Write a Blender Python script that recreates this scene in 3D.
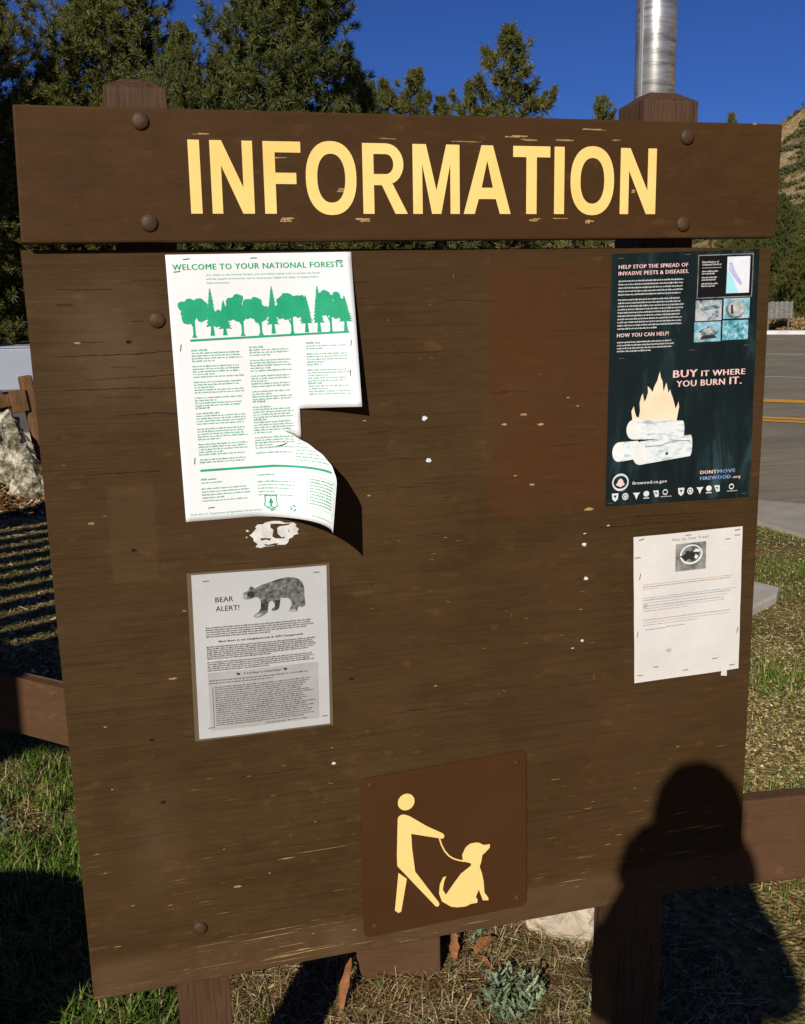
import bpy, bmesh, math, random
import numpy as np
from mathutils import Vector, Matrix, noise
from mathutils.geometry import tessellate_polygon
random.seed(7); RNG = np.random.default_rng(7)
for o in list(bpy.data.objects): bpy.data.objects.remove(o)
SC = bpy.context.scene
COL = SC.collection
R_ = math.radians

# ------------------------------------------------------------------ camera
cam = bpy.data.cameras.new('camera'); camo = bpy.data.objects.new('camera', cam); COL.objects.link(camo)
cam.sensor_fit = 'VERTICAL'; cam.sensor_height = 24.0; cam.lens = 24.0 * 1043.0 / 1024.0
cam.clip_start = 0.02; cam.clip_end = 2000
CAM = Vector((0.0940, -1.6237, 1.5473))
rgt = Vector((0.962206, -0.271757, -0.017542)); up = Vector((0.070094, 0.184906, 0.980253)); fwd = Vector((0.263147, 0.944435, -0.196967))
M = Matrix((( rgt.x, up.x, -fwd.x, CAM.x), (rgt.y, up.y, -fwd.y, CAM.y), (rgt.z, up.z, -fwd.z, CAM.z), (0, 0, 0, 1)))
l, r, s = M.decompose(); camo.location = l; camo.rotation_mode = 'QUATERNION'; camo.rotation_quaternion = r
SC.camera = camo

# ------------------------------------------------------------------ light
LIGHT = Vector((0.4736, 0.7575, -0.4492)).normalized()
SUN_EL = math.asin(-LIGHT.z); SUN_AZ = math.atan2(-LIGHT.x, -LIGHT.y)
w = bpy.data.worlds.new('World'); SC.world = w; w.use_nodes = True
nt = w.node_tree; sky = nt.nodes.new('ShaderNodeTexSky'); sky.sky_type = 'NISHITA'; sky.sun_disc = False
sky.sun_elevation = SUN_EL; sky.sun_rotation = SUN_AZ % (2 * math.pi)
sky.altitude = 1800; sky.air_density = 0.85; sky.dust_density = 0.1; sky.ozone_density = 4.0
mx = nt.nodes.new('ShaderNodeMix'); mx.data_type = 'RGBA'; mx.blend_type = 'MULTIPLY'; mx.inputs[0].default_value = 1; mx.inputs[7].default_value = (.40, .64, 1.22, 1)
nt.links.new(sky.outputs[0], mx.inputs[6]); nt.links.new(mx.outputs[2], nt.nodes['Background'].inputs[0]); nt.nodes['Background'].inputs[1].default_value = 0.050
sl = bpy.data.lights.new('sun', 'SUN'); sl.energy = 4.7; sl.angle = R_(0.5); sl.color = (1.0, 0.93, 0.82)
so = bpy.data.objects.new('sun', sl); COL.objects.link(so); so.rotation_mode = 'QUATERNION'
so.rotation_quaternion = LIGHT.to_track_quat('-Z', 'Y'); so.location = (-6, -10, 8)
SC.view_settings.view_transform = 'Standard'; SC.view_settings.look = 'None'
SC.view_settings.exposure = 0.0; SC.view_settings.gamma = 1.0

# ------------------------------------------------------------------ helpers
def srgb(r, g, b):
    f = lambda c: (c / 255 / 12.92) if c / 255 <= .04045 else ((c / 255 + .055) / 1.055) ** 2.4
    return (f(r), f(g), f(b), 1)

class NT:
    def __init__(s, name):
        s.m = bpy.data.materials.new(name); s.m.use_nodes = True; s.t = s.m.node_tree
        s.b = s.t.nodes['Principled BSDF']; s.b.inputs['Specular IOR Level'].default_value = 0.3
    def n(s, typ, **kw):
        o = s.t.nodes.new(typ)
        for k, v in kw.items():
            if k.startswith('i_'): o.inputs[int(k[2:]) if k[2:].isdigit() else k[2:].replace('_', ' ')].default_value = v
            else: setattr(o, k, v)
        return o
    def l(s, a, b): s.t.links.new(a, b)
    def coord(s, scale=(1, 1, 1), rot=(0, 0, 0), loc=(0, 0, 0), kind='Object'):
        c = s.n('ShaderNodeTexCoord'); mp = s.n('ShaderNodeMapping'); s.l(c.outputs[kind], mp.inputs[0])
        mp.inputs['Scale'].default_value = scale; mp.inputs['Rotation'].default_value = rot; mp.inputs['Location'].default_value = loc
        return mp.outputs[0]
    def noise(s, scale, detail=4, rough=.55, vec=None, dist=0):
        o = s.n('ShaderNodeTexNoise'); o.inputs['Scale'].default_value = scale; o.inputs['Detail'].default_value = detail
        o.inputs['Roughness'].default_value = rough; o.inputs['Distortion'].default_value = dist
        s.l(vec if vec is not None else s.coord(), o.inputs['Vector']); return o.outputs['Fac']
    def ramp(s, fac, stops, interp='LINEAR'):
        o = s.n('ShaderNodeValToRGB'); cr = o.color_ramp; cr.interpolation = interp
        while len(cr.elements) < len(stops): cr.elements.new(.5)
        for e, (p, c) in zip(cr.elements, stops):
            e.position = p; e.color = c if hasattr(c, '__len__') else (c, c, c, 1)
        s.l(fac, o.inputs[0]); return o.outputs[0]
    def mix(s, fac, a, b, mode='MIX'):
        o = s.n('ShaderNodeMix', data_type='RGBA', blend_type=mode)
        for v, i in ((fac, 0), (a, 6), (b, 7)):
            if hasattr(v, 'is_output'): s.l(v, o.inputs[i])
            else: o.inputs[i].default_value = v
        return o.outputs[2]
    def math(s, op, a, b=None, c=None):
        o = s.n('ShaderNodeMath', operation=op)
        for v, i in ((a, 0), (b, 1), (c, 2)):
            if v is None: continue
            if hasattr(v, 'is_output'): s.l(v, o.inputs[i])
            else: o.inputs[i].default_value = v
        return o.outputs[0]
    def base(s, v):
        if hasattr(v, 'is_output'): s.l(v, s.b.inputs['Base Color'])
        else: s.b.inputs['Base Color'].default_value = v
    def bump(s, h, strength=.3, dist=.002):
        o = s.n('ShaderNodeBump'); o.inputs['Strength'].default_value = strength; o.inputs['Distance'].default_value = dist
        s.l(h, o.inputs['Height']); s.l(o.outputs[0], s.b.inputs['Normal'])
    def set(s, rough=.6, metal=0, spec=None):
        s.b.inputs['Roughness'].default_value = rough; s.b.inputs['Metallic'].default_value = metal
        if spec is not None: s.b.inputs['Specular IOR Level'].default_value = spec
        return s

def noisy(name, c1, c2, scale=8, rough=.7, bump=0, bscale=60, bdist=.002, metal=0, vecscale=(1, 1, 1), spec=.3):
    t = NT(name); v = t.coord(vecscale); t.base(t.ramp(t.noise(scale, 5, .6, v), [(.3, c1), (.7, c2)])); t.set(rough, metal, spec)
    if bump: t.bump(t.noise(bscale, 4, .6, v), bump, bdist)
    return t.m

def island(name, stops, rough=.7, patch=None, transl=0):
    """colour by mesh island (each blade or leaf its own shade)"""
    t = NT(name); g = t.n('ShaderNodeNewGeometry'); c = t.ramp(g.outputs['Random Per Island'], stops)
    if patch:
        f = t.ramp(t.noise(patch[0], 3, .6), [(.4, 0), (.6, 1)]); c = t.mix(f, c, t.mix(1, c, patch[1], 'MULTIPLY'))
    t.base(c); t.set(rough, 0, .25)
    return t.m

# ---- materials
BR1, BR2 = (.050, .0275, .0080, 1), (.070, .0390, .0150, 1)
def painted_wood(name, dark, light, wear=.5, grain=1.0, tan=(.33, .2, .08, 1), patches=False, low=None):
    t = NT(name); v0 = t.coord()
    vg = t.coord((1.1, 3, 42)); big = t.noise(3.2, 4, .6, t.coord((1, 1, 2.0)))
    col = t.mix(t.ramp(big, [(.3, 0), (.7, 1)]), dark, light)
    g1 = t.noise(3.0, 6, .62, vg, .6)
    col = t.mix(t.math('MULTIPLY', t.ramp(g1, [(.3, 1), (.5, 0)]), .55 * grain), col, (dark[0] * .45, dark[1] * .42, dark[2] * .4, 1))
    fade = t.noise(5.5, 4, .65, t.coord((1, 1, 1.3), loc=(3, 1, 2)))
    col = t.mix(t.math('MULTIPLY', t.ramp(fade, [(.5, 0), (.75, 1)]), .45), col, (light[0] * 1.35, light[1] * 1.3, light[2] * 1.35, 1))
    med = t.noise(16, 6, .68, t.coord((1, 1, 2.6), loc=(1, 7, 3)), .5)
    col = t.mix(t.math('MULTIPLY', t.ramp(med, [(.38, 1), (.52, 0)]), .22), col, (dark[0] * .62, dark[1] * .58, dark[2] * .5, 1))
    col = t.mix(t.math('MULTIPLY', t.ramp(med, [(.55, 0), (.72, 1)]), .22), col, (light[0] * 1.45, light[1] * 1.45, light[2] * 1.7, 1))
    fine = t.noise(6, 6, .75, t.coord((1.2, 4, 75), loc=(2, 2, 9)), .25)
    col = t.mix(t.math('MULTIPLY', t.ramp(fine, [(.36, 1), (.47, 0)]), .45 * min(1, grain * 1.6)), col, (dark[0] * .40, dark[1] * .38, dark[2] * .35, 1))
    col = t.mix(t.math('MULTIPLY', t.ramp(fine, [(.55, 0), (.68, 1)]), .30 * min(1, grain * 1.6)), col, (light[0] * 1.5, light[1] * 1.45, light[2] * 1.6, 1))
    dust = t.noise(260, 2, .6, t.coord((1, 1, 1.6))); col = t.mix(t.math('MULTIPLY', t.ramp(dust, [(.66, 0), (.74, 1)]), .25), col, (light[0] * 3, light[1] * 3, light[2] * 3.5, 1))
    hue = t.noise(2.2, 3, .5, t.coord(loc=(5, 5, 5))); col = t.mix(t.math('MULTIPLY', t.ramp(hue, [(.45, 0), (.65, 1)]), .35), col, (light[0] * 1.0, light[1] * .84, light[2] * .9, 1))
    spot = t.noise(9.0, 3, .6, t.coord((2.2, 1, 5), loc=(9, 4, 1)))
    col = t.mix(t.math('MULTIPLY', t.ramp(spot, [(.62, 0), (.72, 1)]), .35), col, (light[0] * 1.9, light[1] * 1.7, light[2] * 1.7, 1))
    if patches:   # old-notice rectangles, paler lower edge, and sunlit patches painted paler at the left
        sep = t.n('ShaderNodeSeparateXYZ'); t.l(v0, sep.inputs[0])
        def box(x0, x1, z0, z1, soft=.006):
            f = None
            for o, a, b in ((sep.outputs[0], x0 - .61, x1 - .61), (sep.outputs[2], z0, z1)):
                r1 = t.n('ShaderNodeMapRange'); t.l(o, r1.inputs[0]); r1.inputs[1].default_value = a - soft; r1.inputs[2].default_value = a + soft
                r2 = t.n('ShaderNodeMapRange'); t.l(o, r2.inputs[0]); r2.inputs[1].default_value = b + soft; r2.inputs[2].default_value = b - soft
                q = t.math('MULTIPLY', r1.outputs[0], r2.outputs[0]); f = q if f is None else t.math('MULTIPLY', f, q)
            return f
        pn = t.ramp(t.noise(11, 4, .6), [(.25, .3), (.7, 1)])
        for bx, c, k in ((( .70, .915, 1.19, 1.60, .015), (.085, .028, .008, 1), .75), ((.080, .150, 1.13, 1.28, .003), (.13, .08, .035, 1), .25),
                         ((.085, .15, .60, .80, .035), (.15, .095, .05, 1), .3), ((0, 1.22, .415, .485, .01), (.17, .10, .055, 1), .38), ((.03, .17, 1.40, 1.58, .05), (.15, .10, .055, 1), .45)):
            col = t.mix(t.math('MULTIPLY', t.math('MULTIPLY', box(*bx), pn), k), col, c)
    # flaked paint: thin streaks along the grain
    st = t.noise(9, 7, .7, t.coord((1, 4, 34), loc=(2, 0, 5)), .3); msk = t.noise(6, 3, .6, t.coord((1, 1, 2.4), loc=(7, 0, 0)))
    if low is not None:
        sp = t.n('ShaderNodeSeparateXYZ'); t.l(v0, sp.inputs[0])
        mr = t.n('ShaderNodeMapRange'); t.l(sp.outputs[2], mr.inputs[0]); mr.inputs[1].default_value = low[1]; mr.inputs[2].default_value = low[0]
        mr.inputs[3].default_value = 0.0; mr.inputs[4].default_value = .09
        st = t.math('ADD', st, mr.outputs[0])
    f = t.math('MULTIPLY', t.ramp(st, [(.695, 0), (.715, 1)]), t.ramp(msk, [(.44, 0), (.54, 1)]))
    col = t.mix(t.math('MULTIPLY', f, wear), col, tan)
    t.base(col); t.set(.55, 0, .12)
    rr = t.ramp(t.noise(20, 4, .6), [(.3, .55), (.7, .75)]); t.l(rr, t.b.inputs['Roughness'])
    hb = t.math('ADD', t.math('MULTIPLY', g1, 1.0), t.math('MULTIPLY', t.noise(70, 4, .6), .25)); t.bump(hb, .35 * grain, .003)
    return t.m

M_PANEL = painted_wood('painted_plywood', BR1, BR2, .75, .6, patches=True, low=(.42, 1.0))
M_HEADER = painted_wood('painted_header_board', (.052, .0255, .0080, 1), (.065, .0315, .0105, 1), .8, .2, tan=(.42, .27, .11, 1))
M_PLATE = noisy('brown_sign_enamel', (.060, .0250, .0085, 1), (.072, .030, .011, 1), 6, .35, .08, 120, .001)
M_RAIL = painted_wood('painted_rail', (.080, .043, .020, 1), (.108, .059, .029, 1), .5, .6)
def post_wood(name, dark, light):
    t = NT(name); g1 = t.noise(3.0, 6, .62, t.coord((60, 60, 2.2)), .6)
    c = t.ramp(t.noise(9, 4), [(.3, dark), (.7, light)])
    c = t.mix(t.ramp(g1, [(.36, .85), (.46, 0)]), c, (dark[0] * .22, dark[1] * .22, dark[2] * .22, 1)); t.base(c); t.bump(g1, .7, .005); t.set(.7)
    return t.m
M_POST = post_wood('painted_post_wood', (.070, .034, .016, 1), (.10, .050, .024, 1))
M_OLDPOST = post_wood('orange_weathered_wood', (.12, .058, .020, 1), (.21, .105, .04, 1))
M_BOLT = noisy('painted_bolt', (.045, .024, .010, 1), (.085, .043, .02, 1), 60, .55, .6, 160, .0015)
M_YEL = noisy('yellow_sign_paint', (.92, .60, .17, 1), (.97, .70, .25, 1), 9, .5, .1, 90, .001)
M_YEL2 = noisy('yellow_sign_vinyl', (.95, .64, .22, 1), (.97, .69, .26, 1), 5, .4)
M_PAPER = noisy('white_paper', (.80, .83, .86, 1), (.86, .88, .88, 1), 4, .55, .15, 14, .002)
M_PAPER_OLD = noisy('weathered_paper', (.66, .63, .60, 1), (.75, .72, .68, 1), 9, .7, .35, 22, .003)
M_PAPER_LAM = noisy('laminated_paper', (.47, .47, .47, 1), (.56, .56, .56, 1), 5, .35, .15, 10, .002)
M_GREEN = noisy('green_ink', (.01, .33, .15, 1), (.02, .42, .22, 1), 30, .6)
M_GREENT = noisy('green_small_ink', (.10, .38, .25, 1), (.20, .5, .36, 1), 30, .6)
M_BLACK = noisy('black_ink', (.02, .02, .02, 1), (.035, .035, .035, 1), 30, .6)
M_GREYT = noisy('grey_small_ink', (.12, .115, .11, 1), (.2, .19, .18, 1), 30, .6)
M_BOXG = noisy('grey_box_ink', (.36, .355, .35, 1), (.42, .415, .41, 1), 30, .6)
M_FUR = noisy('bear_ink', (.012, .014, .014, 1), (.24, .25, .23, 1), 160, .6, vecscale=(1, 1, 1))
M_SNOUT = noisy('bear_snout_ink', (.30, .28, .25, 1), (.45, .42, .38, 1), 90, .6)
M_STAPLE = NT('steel_staple').set(.4, .8).m; M_STAPLE.node_tree.nodes['Principled BSDF'].inputs['Base Color'].default_value = (.35, .33, .3, 1)
M_RUST = noisy('rusty_staple', (.12, .05, .02, 1), (.3, .15, .06, 1), 200, .8)
M_PINK = noisy('pink_white_ink', (.85, .50, .46, 1), (.92, .66, .62, 1), 30, .6)
M_WHT = noisy('white_ink', (.62, .64, .62, 1), (.8, .8, .78, 1), 30, .6)
M_BLUEINK = noisy('blue_ink', (.12, .2, .42, 1), (.3, .42, .62, 1), 60, .6)
M_REDINK = noisy('red_brown_ink', (.50, .22, .18, 1), (.5, .32, .24, 1), 80, .6)
M_GALV = None
def galv():
    t = NT('galvanised_steel'); v = t.coord((3, 3, 22)); n1 = t.noise(2.0, 5, .7, v, .4)
    t.base(t.ramp(n1, [(.3, (.16, .155, .14, 1)), (.46, (.42, .41, .38, 1)), (.62, (.62, .6, .56, 1))])); t.set(.34, .75)  # dark and pale bands paint reflection streaks into the steel colour
    t.bump(n1, .15, .003); return t.m
M_GALV = galv()
def firewood_bg():
    t = NT('dark_teal_poster_ink'); v = t.coord((3.2, 1, 1)); n1 = t.noise(7, 6, .65, v, .4); n2 = t.noise(3, 4, .6, t.coord(loc=(4, 0, 2)))
    c = t.ramp(n1, [(.34, (.003, .006, .006, 1)), (.54, (.007, .017, .019, 1)), (.72, (.035, .075, .09, 1))])
    c = t.mix(t.ramp(n2, [(.35, 0), (.7, .75)]), c, (.007, .015, .016, 1))
    t.base(c); t.set(.45, 0, .3); t.bump(t.noise(18, 4), .15, .002); return t.m
M_FIRE = firewood_bg()
M_FLAME = noisy('flame_ink', (.92, .66, .42, 1), (.93, .82, .62, 1), 16, .6)
def log_ink():
    t = NT('log_print_ink'); v = t.coord((1, 1, 3)); c = t.ramp(t.noise(40, 6, .7, v), [(.28, (.12, .17, .19, 1)), (.40, (.50, .58, .60, 1)), (.52, (.8, .85, .86, 1))]); t.base(c); t.set(.6); return t.m
M_LOG = log_ink()
M_LOGEND = noisy('log_end_ink', (.72, .75, .72, 1), (.9, .9, .86, 1), 30, .6)
def photo_ink(name, a, b, c, scale):
    t = NT(name); t.base(t.ramp(t.noise(scale, 5, .65), [(.35, a), (.5, b), (.62, c)])); t.set(.6); return t.m
M_PH1 = photo_ink('pest_photo_ink_pale', (.05, .05, .07, 1), (.42, .50, .55, 1), (.62, .55, .52, 1), 60)
M_PH2 = photo_ink('pest_photo_ink_blue', (.10, .28, .36, 1), (.25, .5, .6, 1), (.5, .65, .7, 1), 50)
M_PH3 = photo_ink('pest_photo_ink_dark', (.03, .04, .04, 1), (.10, .16, .18, 1), (.30, .36, .38, 1), 70)
M_PH4 = photo_ink('forest_photo_ink', (.02, .12, .12, 1), (.12, .4, .5, 1), (.45, .7, .75, 1), 80)
M_CYAN = noisy('cyan_map_ink', (.30, .72, .80, 1), (.45, .82, .9, 1), 30, .6)
M_LAV = noisy('lavender_map_ink', (.35, .38, .72, 1), (.6, .62, .85, 1), 60, .6)
M_PHG = photo_ink('grey_photo_ink', (.10, .10, .09, 1), (.26, .25, .23, 1), (.36, .35, .32, 1), 30)
M_CONC = noisy('concrete', (.30, .27, .21, 1), (.42, .38, .31, 1), 5, .9, .4, 60, .004)
M_ROCK = noisy('pale_granite', (.36, .29, .20, 1), (.62, .54, .42, 1), 7, .9, .9, 22, .02)
def boulder_mat():
    t = NT('lichened_boulder'); n1 = t.noise(9, 6, .7); n2 = t.noise(3, 4, .6, t.coord(loc=(3, 3, 3)))
    c = t.ramp(n1, [(.36, (.04, .03, .014, 1)), (.48, (.22, .19, .12, 1)), (.60, (.66, .61, .48, 1))]); t.base(c); t.bump(n1, .9, .05); t.set(.9); return t.m
M_BOULDER = boulder_mat()

def mesh_obj(name, verts, faces, mat, parent=None, smooth=False):
    me = bpy.data.meshes.new(name)
    off = parent_loc(parent)
    v = np.asarray(verts, dtype=np.float64).reshape(-1, 3) - np.array(off)
    me.from_pydata(v.tolist() if len(v) < 200000 else v.tolist(), [], faces if isinstance(faces, list) else faces.tolist())
    if isinstance(mat, (list, tuple)):
        for m in mat: me.materials.append(m)
    else: me.materials.append(mat)
    if smooth: me.polygons.foreach_set('use_smooth', [True] * len(me.polygons))
    o = bpy.data.objects.new(name, me); COL.objects.link(o)
    if parent is not None: o.parent = parent
    return o
def parent_loc(p):
    v = Vector((0, 0, 0))
    while p is not None: v += p.location; p = p.parent
    return v
def tag(o, label=None, cat=None, group=None, kind=None):
    if label: o['label'] = label
    if cat: o['category'] = cat
    if group: o['group'] = group
    if kind: o['kind'] = kind
    return o
def thing(name, label, cat, loc=(0, 0, 0), group=None):
    o = bpy.data.objects.new(name, None); COL.objects.link(o); o.location = loc; o.empty_display_size = .1
    return tag(o, label, cat, group)

def bm_obj(name, bm, mat, parent=None, smooth=False, bevel=0, seg=2):
    if bevel: bmesh.ops.bevel(bm, geom=bm.edges[:], offset=bevel, segments=seg, affect='EDGES', profile=.6)
    off = parent_loc(parent); bmesh.ops.translate(bm, vec=-off, verts=bm.verts[:])
    bmesh.ops.recalc_face_normals(bm, faces=bm.faces[:])
    me = bpy.data.meshes.new(name); bm.to_mesh(me); bm.free(); me.materials.append(mat)
    if smooth: me.polygons.foreach_set('use_smooth', [True] * len(me.polygons))
    o = bpy.data.objects.new(name, me); COL.objects.link(o)
    if parent is not None: o.parent = parent
    return o
def box_bm(x0, x1, y0, y1, z0, z1, bm=None, mat=None):
    bm = bm or bmesh.new(); r = bmesh.ops.create_cube(bm, size=1)
    for v in r['verts']:
        v.co = Vector((x0 + (v.co.x + .5) * (x1 - x0), y0 + (v.co.y + .5) * (y1 - y0), z0 + (v.co.z + .5) * (z1 - z0)))
        if mat is not None: v.co = mat @ v.co
    return bm
def cyl_bm(p0, p1, r0, r1=None, seg=24, bm=None, caps=True):
    bm = bm or bmesh.new(); p0, p1 = Vector(p0), Vector(p1); d = p1 - p0
    r = bmesh.ops.create_cone(bm, cap_ends=caps, segments=seg, radius1=r0, radius2=r0 if r1 is None else r1, depth=d.length)
    q = d.to_track_quat('Z', 'Y')
    for v in r['verts']: v.co = q @ v.co + (p0 + p1) / 2
    return bm
def tube(name, pts, rad, mat, parent=None, seg=8):
    bm = bmesh.new(); prev = None
    for i, p in enumerate(pts):
        p = Vector(p); a = Vector(pts[max(i - 1, 0)]); b = Vector(pts[min(i + 1, len(pts) - 1)])
        q = (b - a).to_track_quat('Z', 'Y'); rr = rad[i] if hasattr(rad, '__len__') else rad
        ring = [bm.verts.new(p + q @ Vector((rr * math.cos(k * 2 * math.pi / seg), rr * math.sin(k * 2 * math.pi / seg), 0))) for k in range(seg)]
        if prev:
            for k in range(seg): bm.faces.new((prev[k], prev[(k + 1) % seg], ring[(k + 1) % seg], ring[k]))
        else: bm.faces.new(ring[::-1])
        prev = ring
    bm.faces.new(prev)
    return bm_obj(name, bm, mat, parent, True)

# flat print: 2-D polygons in paper coordinates mapped on to a surface
def poly2(pts, holes=()):
    loops = [[Vector((x, y, 0)) for x, y in pts]] + [[Vector((x, y, 0)) for x, y in h] for h in holes]
    tris = tessellate_polygon(loops); flat = [tuple(v[:2]) for lp in loops for v in lp]
    return flat, [tuple(t) for t in tris]
def refine(V, F, L):
    """split long edges so that a print follows its bent sheet"""
    V = list(V); out = []; mid = {}; st = [tuple(f) for f in F]
    while st:
        f = st.pop()
        if len(f) == 4: st += [(f[0], f[1], f[2]), (f[0], f[2], f[3])] if max(math.dist(V[f[k]][:2], V[f[(k + 1) % 4]][:2]) for k in range(4)) > L else []; 
        if len(f) == 4 and max(math.dist(V[f[k]][:2], V[f[(k + 1) % 4]][:2]) for k in range(4)) > L: continue
        if len(f) != 3: out.append(f); continue
        d = [math.dist(V[f[k]][:2], V[f[(k + 1) % 3]][:2]) for k in range(3)]; k = d.index(max(d))
        if d[k] <= L: out.append(f); continue
        a, b, c = f[k], f[(k + 1) % 3], f[(k + 2) % 3]; key = (min(a, b), max(a, b))
        if key not in mid: mid[key] = len(V); V.append(tuple((p + q_) / 2 for p, q_ in zip(V[a], V[b])))
        m = mid[key]; st += [(a, m, c), (m, b, c)]
    return V, out
WM = None
class Ink:
    def __init__(s): s.v = []; s.f = []; s.k = 0
    def add(s, v, f):
        n = len(s.v); s.k += 1; dl = (s.k % 40) * 3e-6; s.v += [(p[0], p[1], dl) for p in v]; s.f += [tuple(i + n for i in t) for t in f]; return s
    def poly(s, pts, holes=()): return s.add(*poly2(pts, holes))
    def rect(s, x0, y0, x1, y1, n=1):
        for k in range(n):
            a = x0 + (x1 - x0) * k / n; b = x0 + (x1 - x0) * (k + 1) / n
            s.add([(a, y0), (b, y0), (b, y1), (a, y1)], [(0, 1, 2, 3)])
        return s
    def ell(s, x, y, a, b=None, n=20, rot=0):
        b = b or a; c, d = math.cos(rot), math.sin(rot)
        return s.poly([(x + a * math.cos(t) * c - b * math.sin(t) * d, y + a * math.cos(t) * d + b * math.sin(t) * c) for t in [k * 2 * math.pi / n for k in range(n)]])
    def ring(s, x, y, a, b, th, n=28):
        f = lambda q: [(x + (a - q) * math.cos(t), y + (b - q) * math.sin(t)) for t in [k * 2 * math.pi / n for k in range(n)]]
        o, i = f(0), f(th)
        return s.add(o + i, [(k, (k + 1) % n, n + (k + 1) % n, n + k) for k in range(n)])
    def line(s, pts, wdt):
        for a, b in zip(pts[:-1], pts[1:]):
            dx, dy = b[0] - a[0], b[1] - a[1]; L = math.hypot(dx, dy) or 1; nx, ny = -dy / L * wdt / 2, dx / L * wdt / 2
            s.add([(a[0] - nx, a[1] - ny), (b[0] - nx, b[1] - ny), (b[0] + nx, b[1] + ny), (a[0] + nx, a[1] + ny)], [(0, 1, 2, 3)])
        return s
    def text(s, txt, x, y, h, width=None, bold=0.0, align='L'):
        """x,y baseline left; h cap height; width total width"""
        cu = bpy.data.curves.new('t', 'FONT'); cu.body = txt; cu.size = 1.0; cu.offset = 0; cu.resolution_u = 2; cu.space_character = 1 + bold * 2.5
        o = bpy.data.objects.new('t', cu); COL.objects.link(o); dg = bpy.context.evaluated_depsgraph_get(); dg.update()
        me = bpy.data.meshes.new_from_object(o.evaluated_get(dg)); vs = [(v.co.x, v.co.y) for v in me.vertices]; fs = [tuple(p.vertices) for p in me.polygons]
        bpy.data.objects.remove(o); bpy.data.curves.remove(cu); bpy.data.meshes.remove(me)
        if not vs: return s
        x0 = min(v[0] for v in vs); x1 = max(v[0] for v in vs); k = h / .73; kx = (width / (x1 - x0)) if width else k
        W = (x1 - x0) * kx; ox = {'L': 0, 'C': -W / 2, 'R': -W}[align]
        for dx in ([0] if bold < .01 else [-bold * k * .7, 0, bold * k * .7]):
            s.add([(x + ox + (a - x0) * kx + dx * kx / k, y + b * k) for a, b in vs], fs)
        return s
    def words(s, x0, x1, y, h, ragged=.1, seed=0, indent=0):
        rr = random.Random(seed * 977 + int(y * 1e5)); x = x0 + indent; end = x1 - rr.random() * ragged * (x1 - x0); lw = h * .62
        while x < end:
            for k in range(rr.choice((2, 3, 4, 5, 6, 7, 8))):
                if x + lw > end: break
                t = rr.random(); hh = h * (.68 if t < .6 else 1.0); yo = -.25 * h if t > .93 else 0
                s.rect(x, y + yo, x + lw * .68, y + hh); x += lw
            x += lw * .8
        return s
    def block(s, x0, x1, y0, y1, n, h, ragged=.12, seed=0, last=.6):
        for k in range(n):
            y = y0 + (y1 - y0) * k / max(n - 1, 1); e = x1 if k < n - 1 else x0 + (x1 - x0) * last
            s.words(x0, e, y, h, ragged, seed + k)
        return s
    def make(s, name, mat, parent, mapf, lift):
        V, F = refine(s.v, s.f, .012 if mapf is WM else (.07 if parent is not None and 'plate' not in parent.name and 'panel' not in parent.name and 'header' not in parent.name else 9))
        return mesh_obj(name, [mapf(p[0], p[1], lift + p[2]) for p in V], F, mat, parent)
def paper_map(TL, TR, BR, BL, y=-.001, tilt=0):
    """unit square (u right, v DOWN) to a sheet on the board; returns (u,v) map"""
    def f(u, v, lift=0):
        x = (TL[0] * (1 - u) + TR[0] * u) * (1 - v) + (BL[0] * (1 - u) + BR[0] * u) * v
        z = (TL[1] * (1 - u) + TR[1] * u) * (1 - v) + (BL[1] * (1 - u) + BR[1] * u) * v
        wob = .0012 * (1 + math.sin(u * 5 + v * 3 + TL[0] * 20)) * math.sin(math.pi * min(max(u, 0), 1)) + .0008 * math.sin(v * 9 + 1) ** 2
        return (x, y - wob - tilt * (v ** 2) - lift, z)
    return f
def sheet(name, f, mat, parent, n=16, thick=.0004, u0=0, u1=1, v0=0, v1=1, lift=0):
    V = [f(u0 + (u1 - u0) * i / n, v0 + (v1 - v0) * j / n, lift) for j in range(n + 1) for i in range(n + 1)]
    F = [(j * (n + 1) + i, (j + 1) * (n + 1) + i, (j + 1) * (n + 1) + i + 1, j * (n + 1) + i + 1) for j in range(n) for i in range(n)]
    return mesh_obj(name, V, F, mat, parent, True)
def staple(parent, x, z, ang=0, y=-.0016, L=.011, mat=None):
    m = Matrix.Translation((x, y, z)) @ Matrix.Rotation(-ang, 4, 'Y')
    bm = box_bm(-L / 2, L / 2, -.0006, .0004, -.0005, .0005, mat=m)
    return bm_obj('staple', bm, mat or M_STAPLE, parent)

# ================================================================== SETTING
def fbm(x, y, sc, seed=0, oct=4):
    return noise.fractal(Vector((x * sc + seed, y * sc - seed, seed * .37)), 1.0, 2.0, oct)
RN = Vector((.743, .669)); RD = Vector((.669, -.743))     # road normal and direction
def road_n(x, y): return x * RN.x + y * RN.y
def ground_z(x, y):
    n = road_n(x, y); k = min(max((5.9 - n) / 1.0, 0), 1)
    if x < 1.5 and y > 9.0: k *= max(0, 1 - (y - 9.0) / 1.0)
    if y > 60 or k <= 0: return -.012 if (n > 5.9) else 0
    z = .012 * fbm(x, y, 1.5, 3) + .007 * fbm(x, y, 9, 5)
    d = math.hypot((x + .75) / 1.5, (y - 7.4) / .85); z += .20 * max(0, 1 - d * d) ** 1.5 * (1 + .5 * fbm(x, y, 3, 8))
    return z * k
def axis(a, b, near0, near1, step, grow):
    xs = list(np.arange(near0, near1, step)); s = step; x = xs[-1]
    while x < b: s *= grow; x += s; xs.append(x)
    s = step; x = xs[0]; pre = []
    while x > a: s *= grow; x -= s; pre.append(x)
    return pre[::-1] + xs
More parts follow.
